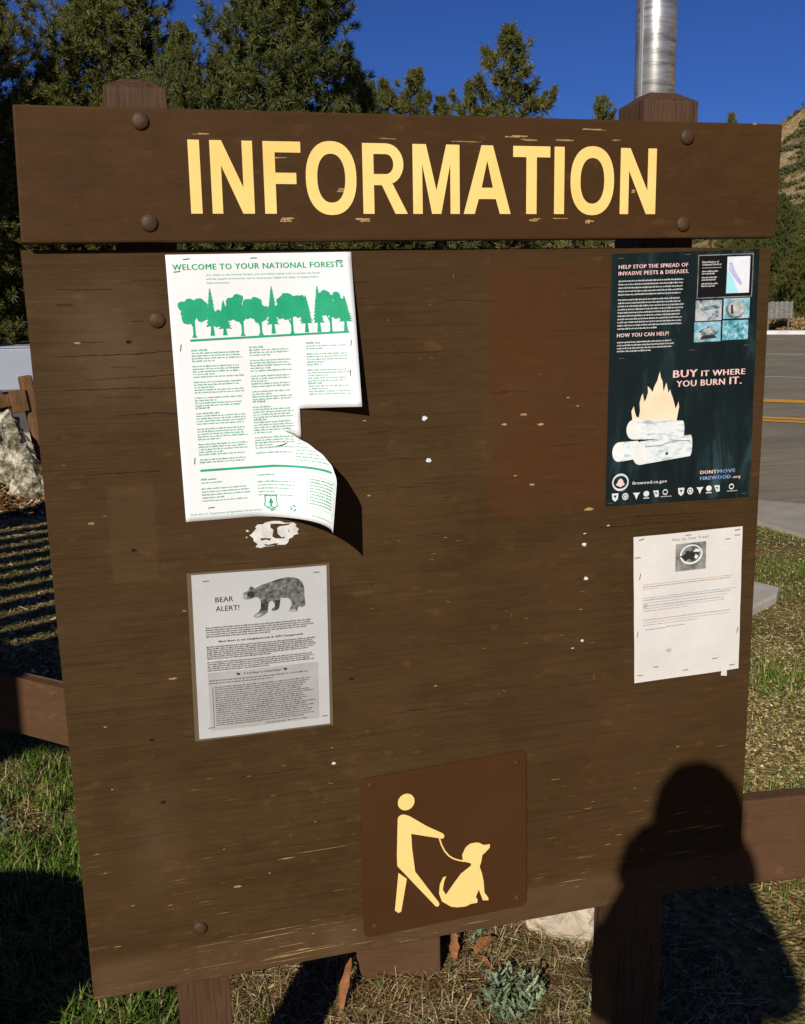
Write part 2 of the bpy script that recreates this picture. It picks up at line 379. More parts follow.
gx = axis(-500, 500, -2.2, 5.2, .05, 1.22); gy = axis(-500, 500, -.6, 9.5, .05, 1.22)
GV = [(x, y, ground_z(x, y)) for y in gy for x in gx]; nx = len(gx)
GF = [(j * nx + i, j * nx + i + 1, (j + 1) * nx + i + 1, (j + 1) * nx + i) for j in range(len(gy) - 1) for i in range(nx - 1)]
def ground_mat():
    t = NT('dry_litter_soil'); n1 = t.noise(1.3, 5, .6); n2 = t.noise(26, 6, .7); n3 = t.noise(110, 3, .7)
    v = t.n('ShaderNodeTexVoronoi'); v.inputs['Scale'].default_value = 75; t.l(t.coord((1, 1, 1)), v.inputs['Vector'])
    c = t.ramp(n2, [(.3, (.09, .058, .018, 1)), (.5, (.22, .155, .055, 1)), (.7, (.40, .30, .12, 1))])
    g = t.ramp(n2, [(.3, (.05, .055, .012, 1)), (.7, (.17, .17, .045, 1))])
    c = t.mix(t.ramp(n1, [(.42, 0), (.6, .8)]), c, g)
    cell = t.ramp(v.outputs['Color'], [(.2, .45), (.75, 1.5)])
    c = t.mix(.55, c, t.mix(1, c, cell, 'MULTIPLY'))
    c = t.mix(t.ramp(n3, [(.66, 0), (.72, .7)]), c, (.42, .36, .25, 1)); t.base(c); t.set(.95, 0, .1)
    t.bump(t.math('ADD', n2, t.math('MULTIPLY', v.outputs['Distance'], .8)), .9, .012); return t.m
M_GROUND = ground_mat()
g = mesh_obj('ground', GV, GF, M_GROUND, None, True); tag(g, kind='structure')

def strip(name, n0, n1, m0, m1, z, mat, kind='structure'):
    P = lambda n, m: (RN.x * n + RD.x * m, RN.y * n + RD.y * m, z)
    o = mesh_obj(name, [P(n0, m0), P(n0, m1), P(n1, m1), P(n1, m0)], [(0, 1, 2, 3)], mat); tag(o, kind=kind); return o
def asphalt(name, a, b):
    t = NT(name); n2 = t.noise(160, 4, .7); n1 = t.noise(.7, 5, .6); w = t.noise(1.2, 5, .6, t.coord((.25, 3.5, 1), rot=(0, 0, R_(48))))
    c = t.ramp(n2, [(.35, a), (.7, b)]); c = t.mix(t.math('MULTIPLY', t.ramp(n1, [(.35, 0), (.65, 1)]), .35), c, (.11, .10, .085, 1))
    c = t.mix(t.math('MULTIPLY', t.ramp(w, [(.5, 0), (.54, .6), (.58, 0)]), .5), c, (.03, .028, .025, 1))
    t.base(c); t.set(.85, 0, .25); t.bump(n2, .6, .006); return t.m
M_ASPH = asphalt('old_asphalt', (.20, .17, .115, 1), (.37, .315, .215, 1)); M_ASPH2 = asphalt('shoulder_asphalt', (.22, .185, .12, 1), (.42, .355, .235, 1))
strip('road', 9.4, 43.5, -140, 140, .004, M_ASPH); strip('road_shoulder', 7.04, 9.4, -140, 140, .006, M_ASPH2)
M_LW = noisy('white_road_paint', (.42, .4, .36, 1), (.6, .58, .52, 1), 30, .8); M_LY = noisy('yellow_road_paint', (.62, .29, .02, 1), (.75, .38, .05, 1), 30, .8)
for a, b, m, nm in ((12.40, 12.60, M_LY, 'yellow'), (12.70, 12.92, M_LY, 'yellow'), (14.9, 15.35, M_LY, 'yellow'), (19.9, 20.05, M_LW, 'white'), (28.1, 28.4, M_LW, 'white')):
    strip('road_marking', a, b, -140, 140, .012, m)
# a curved white line at the far side
cv = [(23.6, 30.2), (22.6, 31.6), (22.3, 33.4), (23.0, 35.2), (24.8, 36.4), (27.5, 36.6)]
V = []; F = []
for i, (x, y) in enumerate(cv):
    a = cv[max(i - 1, 0)]; b = cv[min(i + 1, len(cv) - 1)]; d = Vector((b[0] - a[0], b[1] - a[1])).normalized(); q = Vector((-d.y, d.x)) * .14
    V += [(x - q.x, y - q.y, .014), (x + q.x, y + q.y, .014)]
    if i: F.append((2 * i - 2, 2 * i, 2 * i + 1, 2 * i - 1))
tag(mesh_obj('road_marking', V, F, M_LW), kind='structure')
o = bm_obj('far_kerb', box_bm(-140, 140, 43.5, 44.3, -.05, .15, mat=Matrix(((RD.x, RN.x, 0, 0), (RD.y, RN.y, 0, 0), (0, 0, 1, 0), (0, 0, 0, 1)))), noisy('pale_kerb', (.45, .44, .42, 1), (.85, .85, .85, 1), 1.2, .9)); tag(o, kind='structure')
# concrete apron at the near edge of the road, widening to the right
top = [(RN.x * 7.04 + RD.x * m, RN.y * 7.04 + RD.y * m) for m in (-60, -8, -1, -.2, .3, 3, 60)]
bot = [(RN.x * 6.5 + RD.x * m, RN.y * 6.5 + RD.y * m) for m in (-60, -8, -1)] + [(4.351, 4.516), (4.395, 4.0), (4.7, 1.6), (40, -40)]
V = [(x, y, .022) for x, y in top] + [(x, y, .022) for x, y in bot] + [(x, y, -.05) for x, y in bot] + [(x, y, -.05) for x, y in top]; n = 7
F = [(i, i + 1, n + i + 1, n + i) for i in range(n - 1)] + [(n + i, n + i + 1, 2 * n + i + 1, 2 * n + i) for i in range(n - 1)] + [(i + 1, i, 3 * n + i, 3 * n + i + 1) for i in range(n - 1)]
tag(mesh_obj('concrete_gutter', V, F, M_CONC), kind='structure')
# parking area at the left
tag(mesh_obj('parking_area', [(-40, 11.6, .012), (3.2, 11.6, .012), (-4, 20.5, .012), (-40, 24, .012)], [(0, 1, 2, 3)], asphalt('parking_asphalt', (.10, .095, .08, 1), (.2, .185, .16, 1))), kind='structure')
bm = box_bm(-40, 2.6, 11.35, 11.55, -.05, .11); tag(bm_obj('parking_kerb', bm, M_CONC, None, bevel=.015), kind='structure')
bm = box_bm(-20, .9, 8.55, 8.7, -.05, .05); tag(bm_obj('timber_edging', bm, M_CONC, None, bevel=.01), kind='structure')

# mountain ring
def elev(az):
    pts = [(-180, 5), (-120, 6), (-90, 8), (-45, 7), (-10, 4.5), (5, 3.5), (20, 3.2), (30, 5.6), (35.3, 8.3), (36.6, 8.7), (42, 10.5), (60, 16), (90, 14), (130, 9), (180, 5)]
    for (a, e), (b, f_) in zip(pts[:-1], pts[1:]):
        if a <= az <= b: return e + (f_ - e) * (az - a) / (b - a)
    return 5
def hill_z(az, rr):
    k = min(max((rr - 62) / 108, 0), 1); k = k ** 1.25
    x, y = rr * math.sin(R_(az)), rr * math.cos(R_(az))
    far = 1 if rr <= 170 else max(0, 1 - (rr - 170) / 90 * .4)
    return k * 170 * math.tan(R_(elev(az))) * far * (1 + .10 * fbm(x, y, .03, 2)) + k * (2.2 * fbm(x, y, .06, 4) + .9 * fbm(x, y, .25, 6)) - .4 * (1 - min(k * 10, 1))
azs = list(np.concatenate([np.arange(-180, -10, 4), np.arange(-10, 25, 1.0), np.arange(25, 50, .25), np.arange(50, 181, 4)])); rs = list(np.concatenate([np.arange(62, 175, 1.6), np.arange(175, 300, 12)]))
V = [(r_ * math.sin(R_(a)), r_ * math.cos(R_(a)), hill_z(a, r_)) for r_ in rs for a in azs]; na = len(azs)
F = [(j * na + i, (j + 1) * na + i, (j + 1) * na + i + 1, j * na + i + 1) for j in range(len(rs) - 1) for i in range(na - 1)]
def hill_mat():
    t = NT('dry_rocky_hillside'); n1 = t.noise(.18, 6, .7); n2 = t.noise(1.3, 6, .7)
    c = t.ramp(n2, [(.32, (.20, .135, .06, 1)), (.5, (.38, .27, .13, 1)), (.7, (.55, .43, .26, 1))])
    c = t.mix(t.ramp(n1, [(.5, 0), (.62, .6)]), c, (.11, .10, .03, 1)); t.base(c); t.set(.95, 0, .1); t.bump(n2, 1.0, .6); return t.m
tag(mesh_obj('hillside', V, F, hill_mat(), None, True), kind='structure')

# chaparral on the hill: one mass of scrub (clusters of small leaf faces)
def leaf_cloud(centers, radii, per, size, flat=.8, up=.3):
    c = np.repeat(centers, per, 0); rr = np.repeat(radii, per)[:, None]; n = len(c)
    d = RNG.normal(size=(n, 3)); d /= np.linalg.norm(d, axis=1)[:, None]; d[:, 2] = np.abs(d[:, 2]) * flat
    p = c + d * rr * RNG.uniform(.55, 1.0, (n, 1))
    a = RNG.normal(size=(n, 3)); a /= np.linalg.norm(a, axis=1)[:, None]; b = np.cross(a, d + RNG.normal(size=(n, 3)) * .3); b /= np.linalg.norm(b, axis=1)[:, None]
    sz = size * RNG.uniform(.6, 1.4, (n, 1)) * (rr ** .5)
    v = np.stack([p - a * sz, p + b * sz * .8, p + a * sz], 1).reshape(-1, 3)
    return v, np.arange(n * 3).reshape(-1, 3)
cs = []; rd = []
rr_ = random.Random(5)
for k in range(9500):
    a = rr_.uniform(27, 46); q = rr_.uniform(66, 172); x, y = q * math.sin(R_(a)), q * math.cos(R_(a))
    if .5 * fbm(x, y, .09, 9) + .9 * fbm(x, y, .35, 1) < .0 + .10 * (q > 120): continue
    s = rr_.uniform(.35, 1.1) * .75; cs.append((x, y, hill_z(a, q) + .05 * s)); rd.append(s)
v, f = leaf_cloud(np.array(cs), np.array(rd), 46, .22)
M_CHAP = island('chaparral_leaves', [(0, (.03, .035, .012, 1)), (.5, (.06, .065, .02, 1)), (.85, (.10, .10, .03, 1)), (1, (.17, .13, .05, 1))], .8)
tag(mesh_obj('chaparral', v, f, M_CHAP), kind='stuff')

# ------------------------------------------------------------------ pines
M_NEEDLE = island('pine_needles', [(0, (.035, .042, .008, 1)), (.4, (.08, .088, .017, 1)), (.8, (.125, .125, .026, 1)), (1, (.21, .175, .05, 1))], .55)
M_NEEDLE2 = island('dark_pine_needles', [(0, (.035, .045, .010, 1)), (.5, (.07, .085, .020, 1)), (1, (.14, .14, .035, 1))], .55)
M_BARK = noisy('pine_bark', (.05, .03, .018, 1), (.13, .08, .05, 1), 9, .9, .9, 20, .02)
def fast_mesh(name, V, nper, mat):
    me = bpy.data.meshes.new(name); n = len(V); nf = n // nper; me.vertices.add(n); me.vertices.foreach_set('co', V.astype(np.float32).ravel())
    me.loops.add(n); me.loops.foreach_set('vertex_index', np.arange(n, dtype=np.int32)); me.polygons.add(nf)
    me.polygons.foreach_set('loop_start', np.arange(0, n, nper, dtype=np.int32)); me.polygons.foreach_set('loop_total', np.full(nf, nper, dtype=np.int32)); me.update(calc_edges=True); me.materials.append(mat); return me
def pine_mesh(H, Rmax, seed, nb, base=.08, tuft=.34, per=40, w=.018, dens=1.0, fill=.62, lo=.62):
    rg = np.random.default_rng(seed); BV, BF = [], []
    def limb(p0, p1, r0, r1):
        d = p1 - p0; L = np.linalg.norm(d) + 1e-6; d = d / L; a = np.cross(d, [0.3, .2, 1]) ; a /= np.linalg.norm(a); b = np.cross(d, a); n0 = len(BV)
        for p, r in ((p0, r0), (p1, r1)):
            for k in range(5): t = k * 2 * math.pi / 5; BV.append(p + r * (math.cos(t) * a + math.sin(t) * b))
        for k in range(5): BF.append((n0 + k, n0 + (k + 1) % 5, n0 + 5 + (k + 1) % 5, n0 + 5 + k))
    lean = rg.normal(size=2) * .02 * H; tp = lambda h: np.array([lean[0] * (h / H) ** 2, lean[1] * (h / H) ** 2, h])
    for k in range(10): limb(tp(H * k / 10), tp(H * (k + 1) / 10), .016 * H * (1 - k / 10.5) , .016 * H * (1 - (k + 1) / 10.5))
    C = []; D = []; lump = rg.uniform(0, 6.28, 4)
    for i in range(nb):
        f = min(.985, base + (1 - base) * ((i + rg.uniform(0, 1)) / nb) ** .95)
        prof = ((1 - f) ** fill) * (1 - .35 * math.exp(-((f - base) / .10)))
        az = i * 2.399 + rg.normal() * .3
        L = Rmax * prof * (1 + .28 * math.sin(az * 2 + lump[0] + f * 7) + .16 * math.sin(az + lump[1] - f * 11)) * rg.uniform(lo, 1.15) + .12
        el = -.05 + .85 * f + rg.normal() * .12; p0 = tp(f * H * .97)
        dr = np.array([math.cos(az) * math.cos(el), math.sin(az) * math.cos(el), math.sin(el)]); p1 = p0 + dr * L
        mid = p0 + dr * L * .55 + np.array([0, 0, -.05 * L]); limb(p0, mid, .007 * H * (1 - f) + .010, .004 * H * (1 - f) + .007); limb(mid, p1 + np.array([0, 0, .04 * L]), .004 * H * (1 - f) + .007, .005)
        m = max(3, int(dens * 12 * L))
        for j in range(m):
            s = rg.uniform(.22, 1.03) ** .7; side = np.array([-math.sin(az), math.cos(az), 0]) * rg.normal() * .30 * L * (1.25 - .6 * s) + np.array([0, 0, rg.normal() * .13 * L + .08])
            q = p0 + (p1 - p0) * s + side; C.append(q); dd = (dr * .5 + side * .5 / (L + .1) + np.array([0, 0, .6])); D.append(dd / np.linalg.norm(dd))
    for k in range(8): C.append(tp(H * (.93 + .008 * k)) + rg.normal(size=3) * .06); D.append(np.array([0, 0, 1.0]))
    C = np.array(C); D = np.array(D); n = len(C) * per
    c = np.repeat(C, per, 0); dm = np.repeat(D, per, 0); d = rg.normal(size=(n, 3)) * .85 + dm * .7; d /= np.linalg.norm(d, axis=1)[:, None]
    sz = np.repeat(rg.uniform(.6, 1.2, len(C)), per)[:, None] * tuft * rg.uniform(.65, 1.05, (n, 1))
    a = np.cross(d, rg.normal(size=(n, 3))); a /= np.linalg.norm(a, axis=1)[:, None]
    s0 = c + dm * rg.uniform(-.5, .4, (n, 1)) * tuft * .7
    V = np.stack([s0 - a * w, s0 + a * w, s0 + d * sz + a * w * .5, s0 + d * sz - a * w * .5], 1).reshape(-1, 3)
    trunk = bpy.data.meshes.new('trunk'); trunk.from_pydata([tuple(p) for p in BV], [], BF); trunk.materials.append(M_BARK)
    return fast_mesh('crown', V, 4, M_NEEDLE if seed % 2 else M_NEEDLE2), trunk
PINES = [pine_mesh(11.5, 3.6, 11, 150, .04, .23, 60, .0095, 1.25), pine_mesh(12, 3.4, 23, 150, .05, .23, 60, .0095, 1.25), pine_mesh(10, 2.4, 33, 60, .10, .27, 62, .012, 1.15, .62, .45),
         pine_mesh(9, 3.3, 45, 44, .12, .27, 62, .013, 1.1, .74, .36), pine_mesh(12, 4.0, 56, 160, .03, .24, 60, .010, 1.15)]
PH = [11.5, 12, 10, 9, 12]
def pine(px_x, px_y, kind, top, rz, label, wide=1.0, cat='tree', group='pine trees behind the board', z0=0):
    t = thing('pine_tree', label, cat, (px_x, px_y, z0), group); s = (top - z0) / PH[kind]; cr, tr = PINES[kind]
    t.rotation_euler.z = rz; t.scale = (s * wide, s * wide, s)
    for nm, me in (('trunk', tr), ('crown', cr)):
        o = bpy.data.objects.new(nm, me); COL.objects.link(o); o.parent = t
    return t
def polar(az, d): return (CAM.x + d * math.sin(R_(az)), CAM.y + d * math.cos(R_(az)))
def azpx(u): return 15.74 + math.degrees(math.atan((u - 402.5) / 1064.0)) if u is not None else 0
def topz(y, d): return 1.547 + d * (math.tan(math.atan((512 - y) / 1043.0) - R_(11.36)))
TREES = [
 # azimuth, distance, top height, kind, rot, width, label
 (-4.6, 33, 10.4, 0, .3, 1.05, 'big dark pine at the far left edge of the view beside the board'),
 (1.2, 35, 12.6, 1, 1.9, 1.08, 'tall pine rising behind the left post top of the board'),
 (4.6, 33, 9.6, 4, 4.0, .6, 'slender pine just right of the left post top, filling the gap between two taller ones'),
 (9.9, 34, 13.4, 4, .8, .98, 'tallest broad pine behind the letters N and F'),
 (6.8, 40, 10.4, 0, 2.2, .7, 'pine standing back in the notch left of the tallest broad pine'),
 (13.5, 39, 9.9, 2, 3.3, .85, 'pine leaning out at the right flank of the tallest broad pine'),
 (-9.5, 30, 11.0, 4, 2.6, 1.0, 'pine just outside the left edge whose boughs reach into view'),
 (-2.0, 44, 10.0, 4, 1.1, 1.15, 'dark pine in the second row behind the parked pickup'),
 (7.6, 47, 9.3, 4, 5.1, 1.1, 'pine of the second row seen low between the tall ones'),
 (15.1, 50, 11.4, 3, 4.1, .9, 'short pine behind the letter O, left one of a close pair'),
 (16.5, 55, 12.9, 2, .5, .85, 'thin pointed pine above the letter R'),
 (18.0, 56, 11.8, 2, 2.9, .8, 'small pine between the thin pointed one and the tall open one'),
 (21.2, 50, 13.5, 3, 1.5, 1.0, 'tall open pine with separate clumps above the letters A and T'),
 (19.5, 52, 11.5, 3, 3.7, .85, 'bushy pine pressed against the left side of the tall open one'),
 (26.2, 60, 12.1, 3, 5.5, .72, 'small pine whose round top shows left of the right post'),
 (23.0, 58, 10.9, 3, .2, .8, 'low pine whose tip just clears the header right of the tall open one'),
 (32.5, 78, 13.7, 3, 2.0, .6, 'small pine tip above the right end of the header'),
 (35.2, 58, 6.6, 4, 1.0, .85, 'dark bushy pine at the foot of the hill right of the board'),
 (36.7, 54, 5.6, 0, 2.4, .95, 'dark pine at the right edge of the view below the hill'),
 (33.6, 62, 6.8, 1, 4.4, .95, 'dark pine half hidden behind the right edge of the board'),
 (38.6, 60, 7.0, 4, 3.0, .9, 'pine just outside the right edge at the foot of the hill'),
 (28.6, 66, 6.5, 1, 5.4, .9, 'pine behind the dark poster at the foot of the hill'),
 (-6.3, 52, 11.0, 1, 5.9, 1.1, 'second row pine at the left edge of the grove'),
 (3.5, 55, 9.5, 0, 3.9, 1.1, 'second row pine filling in behind the left post'),
 (14.1, 44, 10.2, 4, 2.7, .62, 'round pine closing the dip between the tallest broad pine and the short pair'),
 (12.0, 54, 8.8, 1, .9, 1.0, 'second row pine low behind the letters F and O'),
]
for a, d, h, k, rz, wd, lb in TREES:
    x, y = polar(a, d); pine(x, y, k, h, rz, lb, wd)

# low tan and grey scrub at the far road edge
M_TAN = island('dry_bush_leaves', [(0, (.12, .07, .025, 1)), (.5, (.26, .16, .06, 1)), (1, (.42, .29, .12, 1))], .9)
M_GREENB = island('green_bush_leaves', [(0, (.03, .045, .012, 1)), (.6, (.07, .085, .022, 1)), (1, (.14, .13, .04, 1))], .8)
for i, (a, d, r_, mt, lb) in enumerate([(34.9, 50, .75, M_TAN, 'dry tan bush at the far road edge under the grey guard panel'), (35.9, 49, .8, M_TAN, 'dry orange bush at the far road edge just right of the guard panel'),
        (36.9, 50, .9, M_TAN, 'dry bush at the right edge of the view across the road'), (33.6, 51, .8, M_GREENB, 'green bush across the road half hidden by the board'), (36.2, 52, 1.1, M_GREENB, 'green bush behind the dry orange bush across the road')]):
    x, y = polar(a, d); c = np.array([(x + random.uniform(-1, 1) * r_, y + random.uniform(-1, 1) * r_ * .6, .25 * r_ * random.random()) for _ in range(9)])
    v, f = leaf_cloud(c, np.full(9, r_ * .7), 240, .13); t = mesh_obj('dry_bush' if mt is M_TAN else 'green_bush', v, f, mt); tag(t, lb, 'bush')
# grey guard panel across the road
x, y = polar(35.3, 47); t = thing('guard_panel', 'grey metal panel on short legs across the road below the pines', 'sign', (x, y, 0))
bm = box_bm(x - .62, x + .62, y - .02, y + .02, .62, 1.30); bm_obj('panel', bm, M_GALV, t, bevel=.01)
for k in range(6): bm_obj('rib', box_bm(x - .6 + k * .24 - .02, x - .6 + k * .24 + .02, y - .05, y - .021, .6, 1.32), M_GALV, t)
for sx in (-.5, .5): bm_obj('leg', box_bm(x + sx - .03, x + sx + .03, y + .021, y + .08, 0, 1.2), M_GALV, t)

# ------------------------------------------------------------------ parked pickup, bed side towards us
def pickup():
    Y0 = 15.35; x0 = -5.3; t = thing('parked_pickup', 'silver grey pickup truck parked left of the board, only its bed side in view', 'pickup truck', (-2.3, Y0, 0))
    M_CAR = noisy('silver_car_paint', (.30, .325, .38, 1), (.34, .36, .42, 1), 2, .35, spec=.4); M_GL = NT('car_glass').set(.08, 0, .6).m
    M_GL.node_tree.nodes['Principled BSDF'].inputs['Base Color'].default_value = (.02, .025, .03, 1)
    M_TY = noisy('tyre_rubber', (.015, .015, .015, 1), (.03, .03, .03, 1), 20, .85); M_RIM = noisy('alloy_rim', (.4, .4, .4, 1), (.5, .5, .5, 1), 8, .4, metal=.7)
    W = 1.9
    def side(pts, y0, y1, nm, mat, bev=.03):
        bm = bmesh.new(); a = [bm.verts.new((px, y0, pz)) for px, pz in pts]; f = bm.faces.new(a)
        r = bmesh.ops.extrude_face_region(bm, geom=[f]); bmesh.ops.translate(bm, vec=(0, y1 - y0, 0), verts=[v for v in r['geom'] if isinstance(v, bmesh.types.BMVert)])
        return bm_obj(nm, bm, mat, t, bevel=bev)
    def arch(cx): return [(cx + .48 * math.cos(q), .34 + .48 * math.sin(q)) for q in [math.pi * (0 + k / 8) for k in range(9)]]
    xr, xf = -.45, -4.15
    body = [(x0, .30), (x0, .85), (x0 + .15, .98), (x0 + 1.35, 1.06), (-3.9 + .1, 1.08), (-1.95, 1.06), (-1.9, .97), (.62, .97), (.66, .5), (.6, .28)] + arch(xr) + arch(xf)
    body = [(x, max(z, .33)) for x, z in body]
    side(body, Y0 - .0, Y0 + W, 'body', M_CAR, .02)
    side([(-3.95, 1.05), (-3.2, 1.72), (-2.15, 1.74), (-1.93, 1.05)], Y0 + .12, Y0 + W - .12, 'cab', M_CAR, .05)
    side([(-3.75, 1.12), (-3.15, 1.64), (-2.22, 1.66), (-2.05, 1.12)], Y0 + .105, Y0 + .118, 'side_window', M_GL, 0)
    bm_obj('bed_rail', box_bm(-1.88, .6, Y0 - .012, Y0 + .06, .972, 1.0), M_CAR, t, bevel=.008)
    bm_obj('bumper', box_bm(.66, .8, Y0 + .05, Y0 + W - .05, .42, .62), M_RIM, t, bevel=.03)
    bm_obj('tail_light', box_bm(.60, .668, Y0 - .004, Y0 + .12, .72, 1.0), noisy('red_lens', (.3, .01, .01, 1), (.4, .02, .02, 1), 8, .2), t)
    bm_obj('headlight', box_bm(x0 - .01, x0 + .12, Y0 - .004, Y0 + .3, .66, .84), M_RIM, t)
    for cx in (xr, xf):
        for yy in (Y0 + .02, Y0 + W - .26):
            wv = bm_obj('wheel', cyl_bm((cx, yy, .37), (cx, yy + .24, .37), .37, seg=32), M_TY, t, bevel=.02)
            bm_obj('rim', cyl_bm((cx, yy - .012, .37), (cx, yy + .05, .37), .23, seg=24), M_RIM, wv, bevel=.01)
pickup()

# boulder, weathered post and stub at the left
def rock(name, c, s, seed, mat, label, cat='rock', sub=5, amp=.35):
    bm = bmesh.new(); bmesh.ops.create_icosphere(bm, subdivisions=sub, radius=1)
    for v in bm.verts:
        d = v.co.copy(); k = 1 + amp * noise.fractal(d * 1.1 + Vector((seed, 0, 0)), 1, 2, 2) + amp * .35 * noise.fractal(d * 4 + Vector((seed, 5, 0)), 1, 2, 4)
        cell = noise.cell(d * 1.7 + Vector((seed, 1, 2))); k *= 1 + .08 * cell
        v.co = Vector((c[0] + d.x * s[0] * k, c[1] + d.y * s[1] * k, c[2] + d.z * s[2] * k))
    o = bm_obj(name, bm, mat, None, False); return tag(o, label, cat)
rock('boulder', (-.92, 7.5, .38), (.36, .40, .50), 3, M_BOULDER, 'big pale lichened boulder left of the board in front of the pickup', 'boulder')
rock('boulder', (-.50, 7.12, .10), (.26, .25, .28), 9, M_BOULDER, 'smaller mossy boulder at the foot of the big pale one', 'boulder')
rock('rock', (1.155, .60, .02), (.155, .13, .10), 14, M_ROCK, 'white rock on the ground just under the lower edge of the board', 'rock', 4, .28)
t = thing('weathered_post', 'leaning orange brown square post beside the big boulder', 'post', (-.47, 7.5, 0))
mm = Matrix.Translation((-.435, 7.5, 0)) @ Matrix.Rotation(R_(-7), 4, 'Y') @ Matrix.Rotation(R_(20), 4, 'Z')
bm = box_bm(-.05, .05, -.05, .05, -.1, 1.02, mat=mm); bm_obj('post', bm, M_OLDPOST, t, bevel=.018)
bm = box_bm(-.17, -.04, -.075, -.052, .74, .92, mat=mm); bm_obj('cross_board', bm, M_OLDPOST, t, bevel=.008)
bm_obj('cross_board', box_bm(-.30, -.05, -.05, -.02, .80, .90, mat=mm), M_OLDPOST, t, bevel=.008)

# steel pole
t = thing('steel_pole', 'shiny galvanised steel pole rising behind the right post of the board', 'pole', (2.25, 2.30, 0))
bm = cyl_bm((2.25, 2.30, 0), (2.25, 2.30, 5.2), .078, seg=48); bm_obj('shaft', bm, M_GALV, t, True)
bm = cyl_bm((2.25, 2.30, 0), (2.25, 2.30, .02), .14, seg=32); bm_obj('base_plate', bm, M_GALV, t)
bm_obj('pale_strip', box_bm(2.17, 2.176, 2.262, 2.282, .03, 5.19), noisy('pale_strip_metal', (.5, .5, .48, 1), (.65, .65, .6, 1), 9, .4, metal=.5), t)  # narrow paler strip up the left side of the pole

# concrete slab corner in the grass
poly = [(3.40, 2.92), (3.02, 3.95), (2.1, 3.5), (2.45, 2.28), (3.30, 2.80)]
bm = bmesh.new(); fc = bm.faces.new([bm.verts.new((x, y, .0)) for x, y in poly][::-1]); r = bmesh.ops.extrude_face_region(bm, geom=[fc])
bmesh.ops.translate(bm, vec=(0, 0, .055), verts=[v for v in r['geom'] if isinstance(v, bmesh.types.BMVert)])
tag(bm_obj('concrete_slab', bm, noisy('slab_concrete', (.38, .35, .29, 1), (.52, .48, .4, 1), 7, .9, .4, 60, .004), None, bevel=.012), 'pale concrete slab lying in the grass right of the board', 'slab')

# ------------------------------------------------------------------ rail fence
t = thing('rail_fence', 'low brown rail fence running back left from a square post behind the board', 'fence', (.653, .56, 0))
mm = Matrix.Translation((.672, .575, 0)) @ Matrix.Rotation(R_(-12), 4, 'Z')
bm_obj('post', box_bm(-.098, .098, -.098, .098, -.1, .60, mat=mm), M_RAIL, t, bevel=.006)
mm = Matrix.Translation((.60, .60, 0)) @ Matrix.Rotation(R_(134.5), 4, 'Z')
bm_obj('rail', box_bm(.02, 4.3, -.0, .038, .362, .522, mat=mm), M_RAIL, t, bevel=.005)
bm_obj('post', box_bm(4.0, 4.2, .04, .24, -.1, .60, mat=mm), M_RAIL, t, bevel=.006)
t = thing('rail_fence', 'low brown rail running right from behind the right post of the board', 'fence', (1.1, .12, 0))
mm = Matrix.Translation((1.02, .132, 0)) @ Matrix.Rotation(R_(-6.5), 4, 'Z')
bm_obj('rail', box_bm(0, 3.0, -.02, .018, .352, .54, mat=mm), M_RAIL, t, bevel=.005)
bm_obj('post', box_bm(2.75, 2.89, .02, .16, -.1, .60, mat=mm), M_RAIL, t, bevel=.006)

# ================================================================== INFORMATION BOARD
IB = thing('information_board', 'big brown wooden notice board on two posts headed INFORMATION', 'notice board', (.61, .03, 0))
pz0, pz1 = .42, 1.629
bm = box_bm(.0, 1.22, .0, .0125, pz0, pz1 + .001)
for v in bm.verts:
    if v.co.z > 1 and v.co.x < .5: v.co.x = -.0130
    if v.co.z > 1 and v.co.x > .5: v.co.x = 1.2215
panel = bm_obj('panel', bm, M_PANEL, IB, bevel=.0012, seg=1)
hm = Matrix.Rotation(-.0045, 4, 'Y')
def hpt(x, z): return (x, z + (x - .6) * .0045)
bm = bmesh.new()
vs = [(-.0056, 1.8233), (1.2135, 1.8294), (1.2113, 1.6450), (-.0095, 1.6382)]
a = [bm.verts.new((x, -.025, z)) for x, z in vs]; f = bm.faces.new(a); r = bmesh.ops.extrude_face_region(bm, geom=[f])
bmesh.ops.translate(bm, vec=(0, .0375, 0), verts=[v for v in r['geom'] if isinstance(v, bmesh.types.BMVert)])
header = bm_obj('header_board', bm, M_HEADER, IB, bevel=.003)
def post(x0, x1, y0, y1, top, lean, xtop):
    bm = bmesh.new(); b = .026; zz = [-.2, top - .017, top]
    rings = []
    for k, z in enumerate(zz):
        i = b if k == 2 else 0; ox = lean * (z - 1.85)
        rings.append([bm.verts.new((x + ox, y, z)) for x, y in ((x0 + i, y0 + i), (x1 - i, y0 + i), (x1 - i, y1 - i), (x0 + i, y1 - i))])
    for a, c in zip(rings[:-1], rings[1:]):
        for k in range(4): bm.faces.new((a[k], a[(k + 1) % 4], c[(k + 1) % 4], c[k]))
    bm.faces.new(rings[0][::-1]); bm.faces.new(rings[-1])
    return bm_obj('post', bm, M_POST, IB, bevel=.002)
post(.1165, .2050, .0130, .1020, 1.8745, -.0138, 0); post(.974, 1.076, .0130, .1020, 1.8845, .01, 0)
def bolt(x, z, y, parent, r=.0165):
    bm = bmesh.new(); bmesh.ops.create_uvsphere(bm, u_segments=24, v_segments=12, radius=1)
    for v in bm.verts: v.co = Vector((x + v.co.x * r, y + v.co.y * r * .42, z + v.co.z * r))
    return bm_obj('bolt', bm, M_BOLT, parent, True)
for x, z in ((.1638, 1.8058), (.1674, 1.6662), (1.034, 1.8045), (1.0321, 1.6669)): bolt(x, z, -.0262, header, .0125)
for x, z in ((.1712, 1.5281), (.1791, .5196)): bolt(x, z, -.0012, panel, .0120)

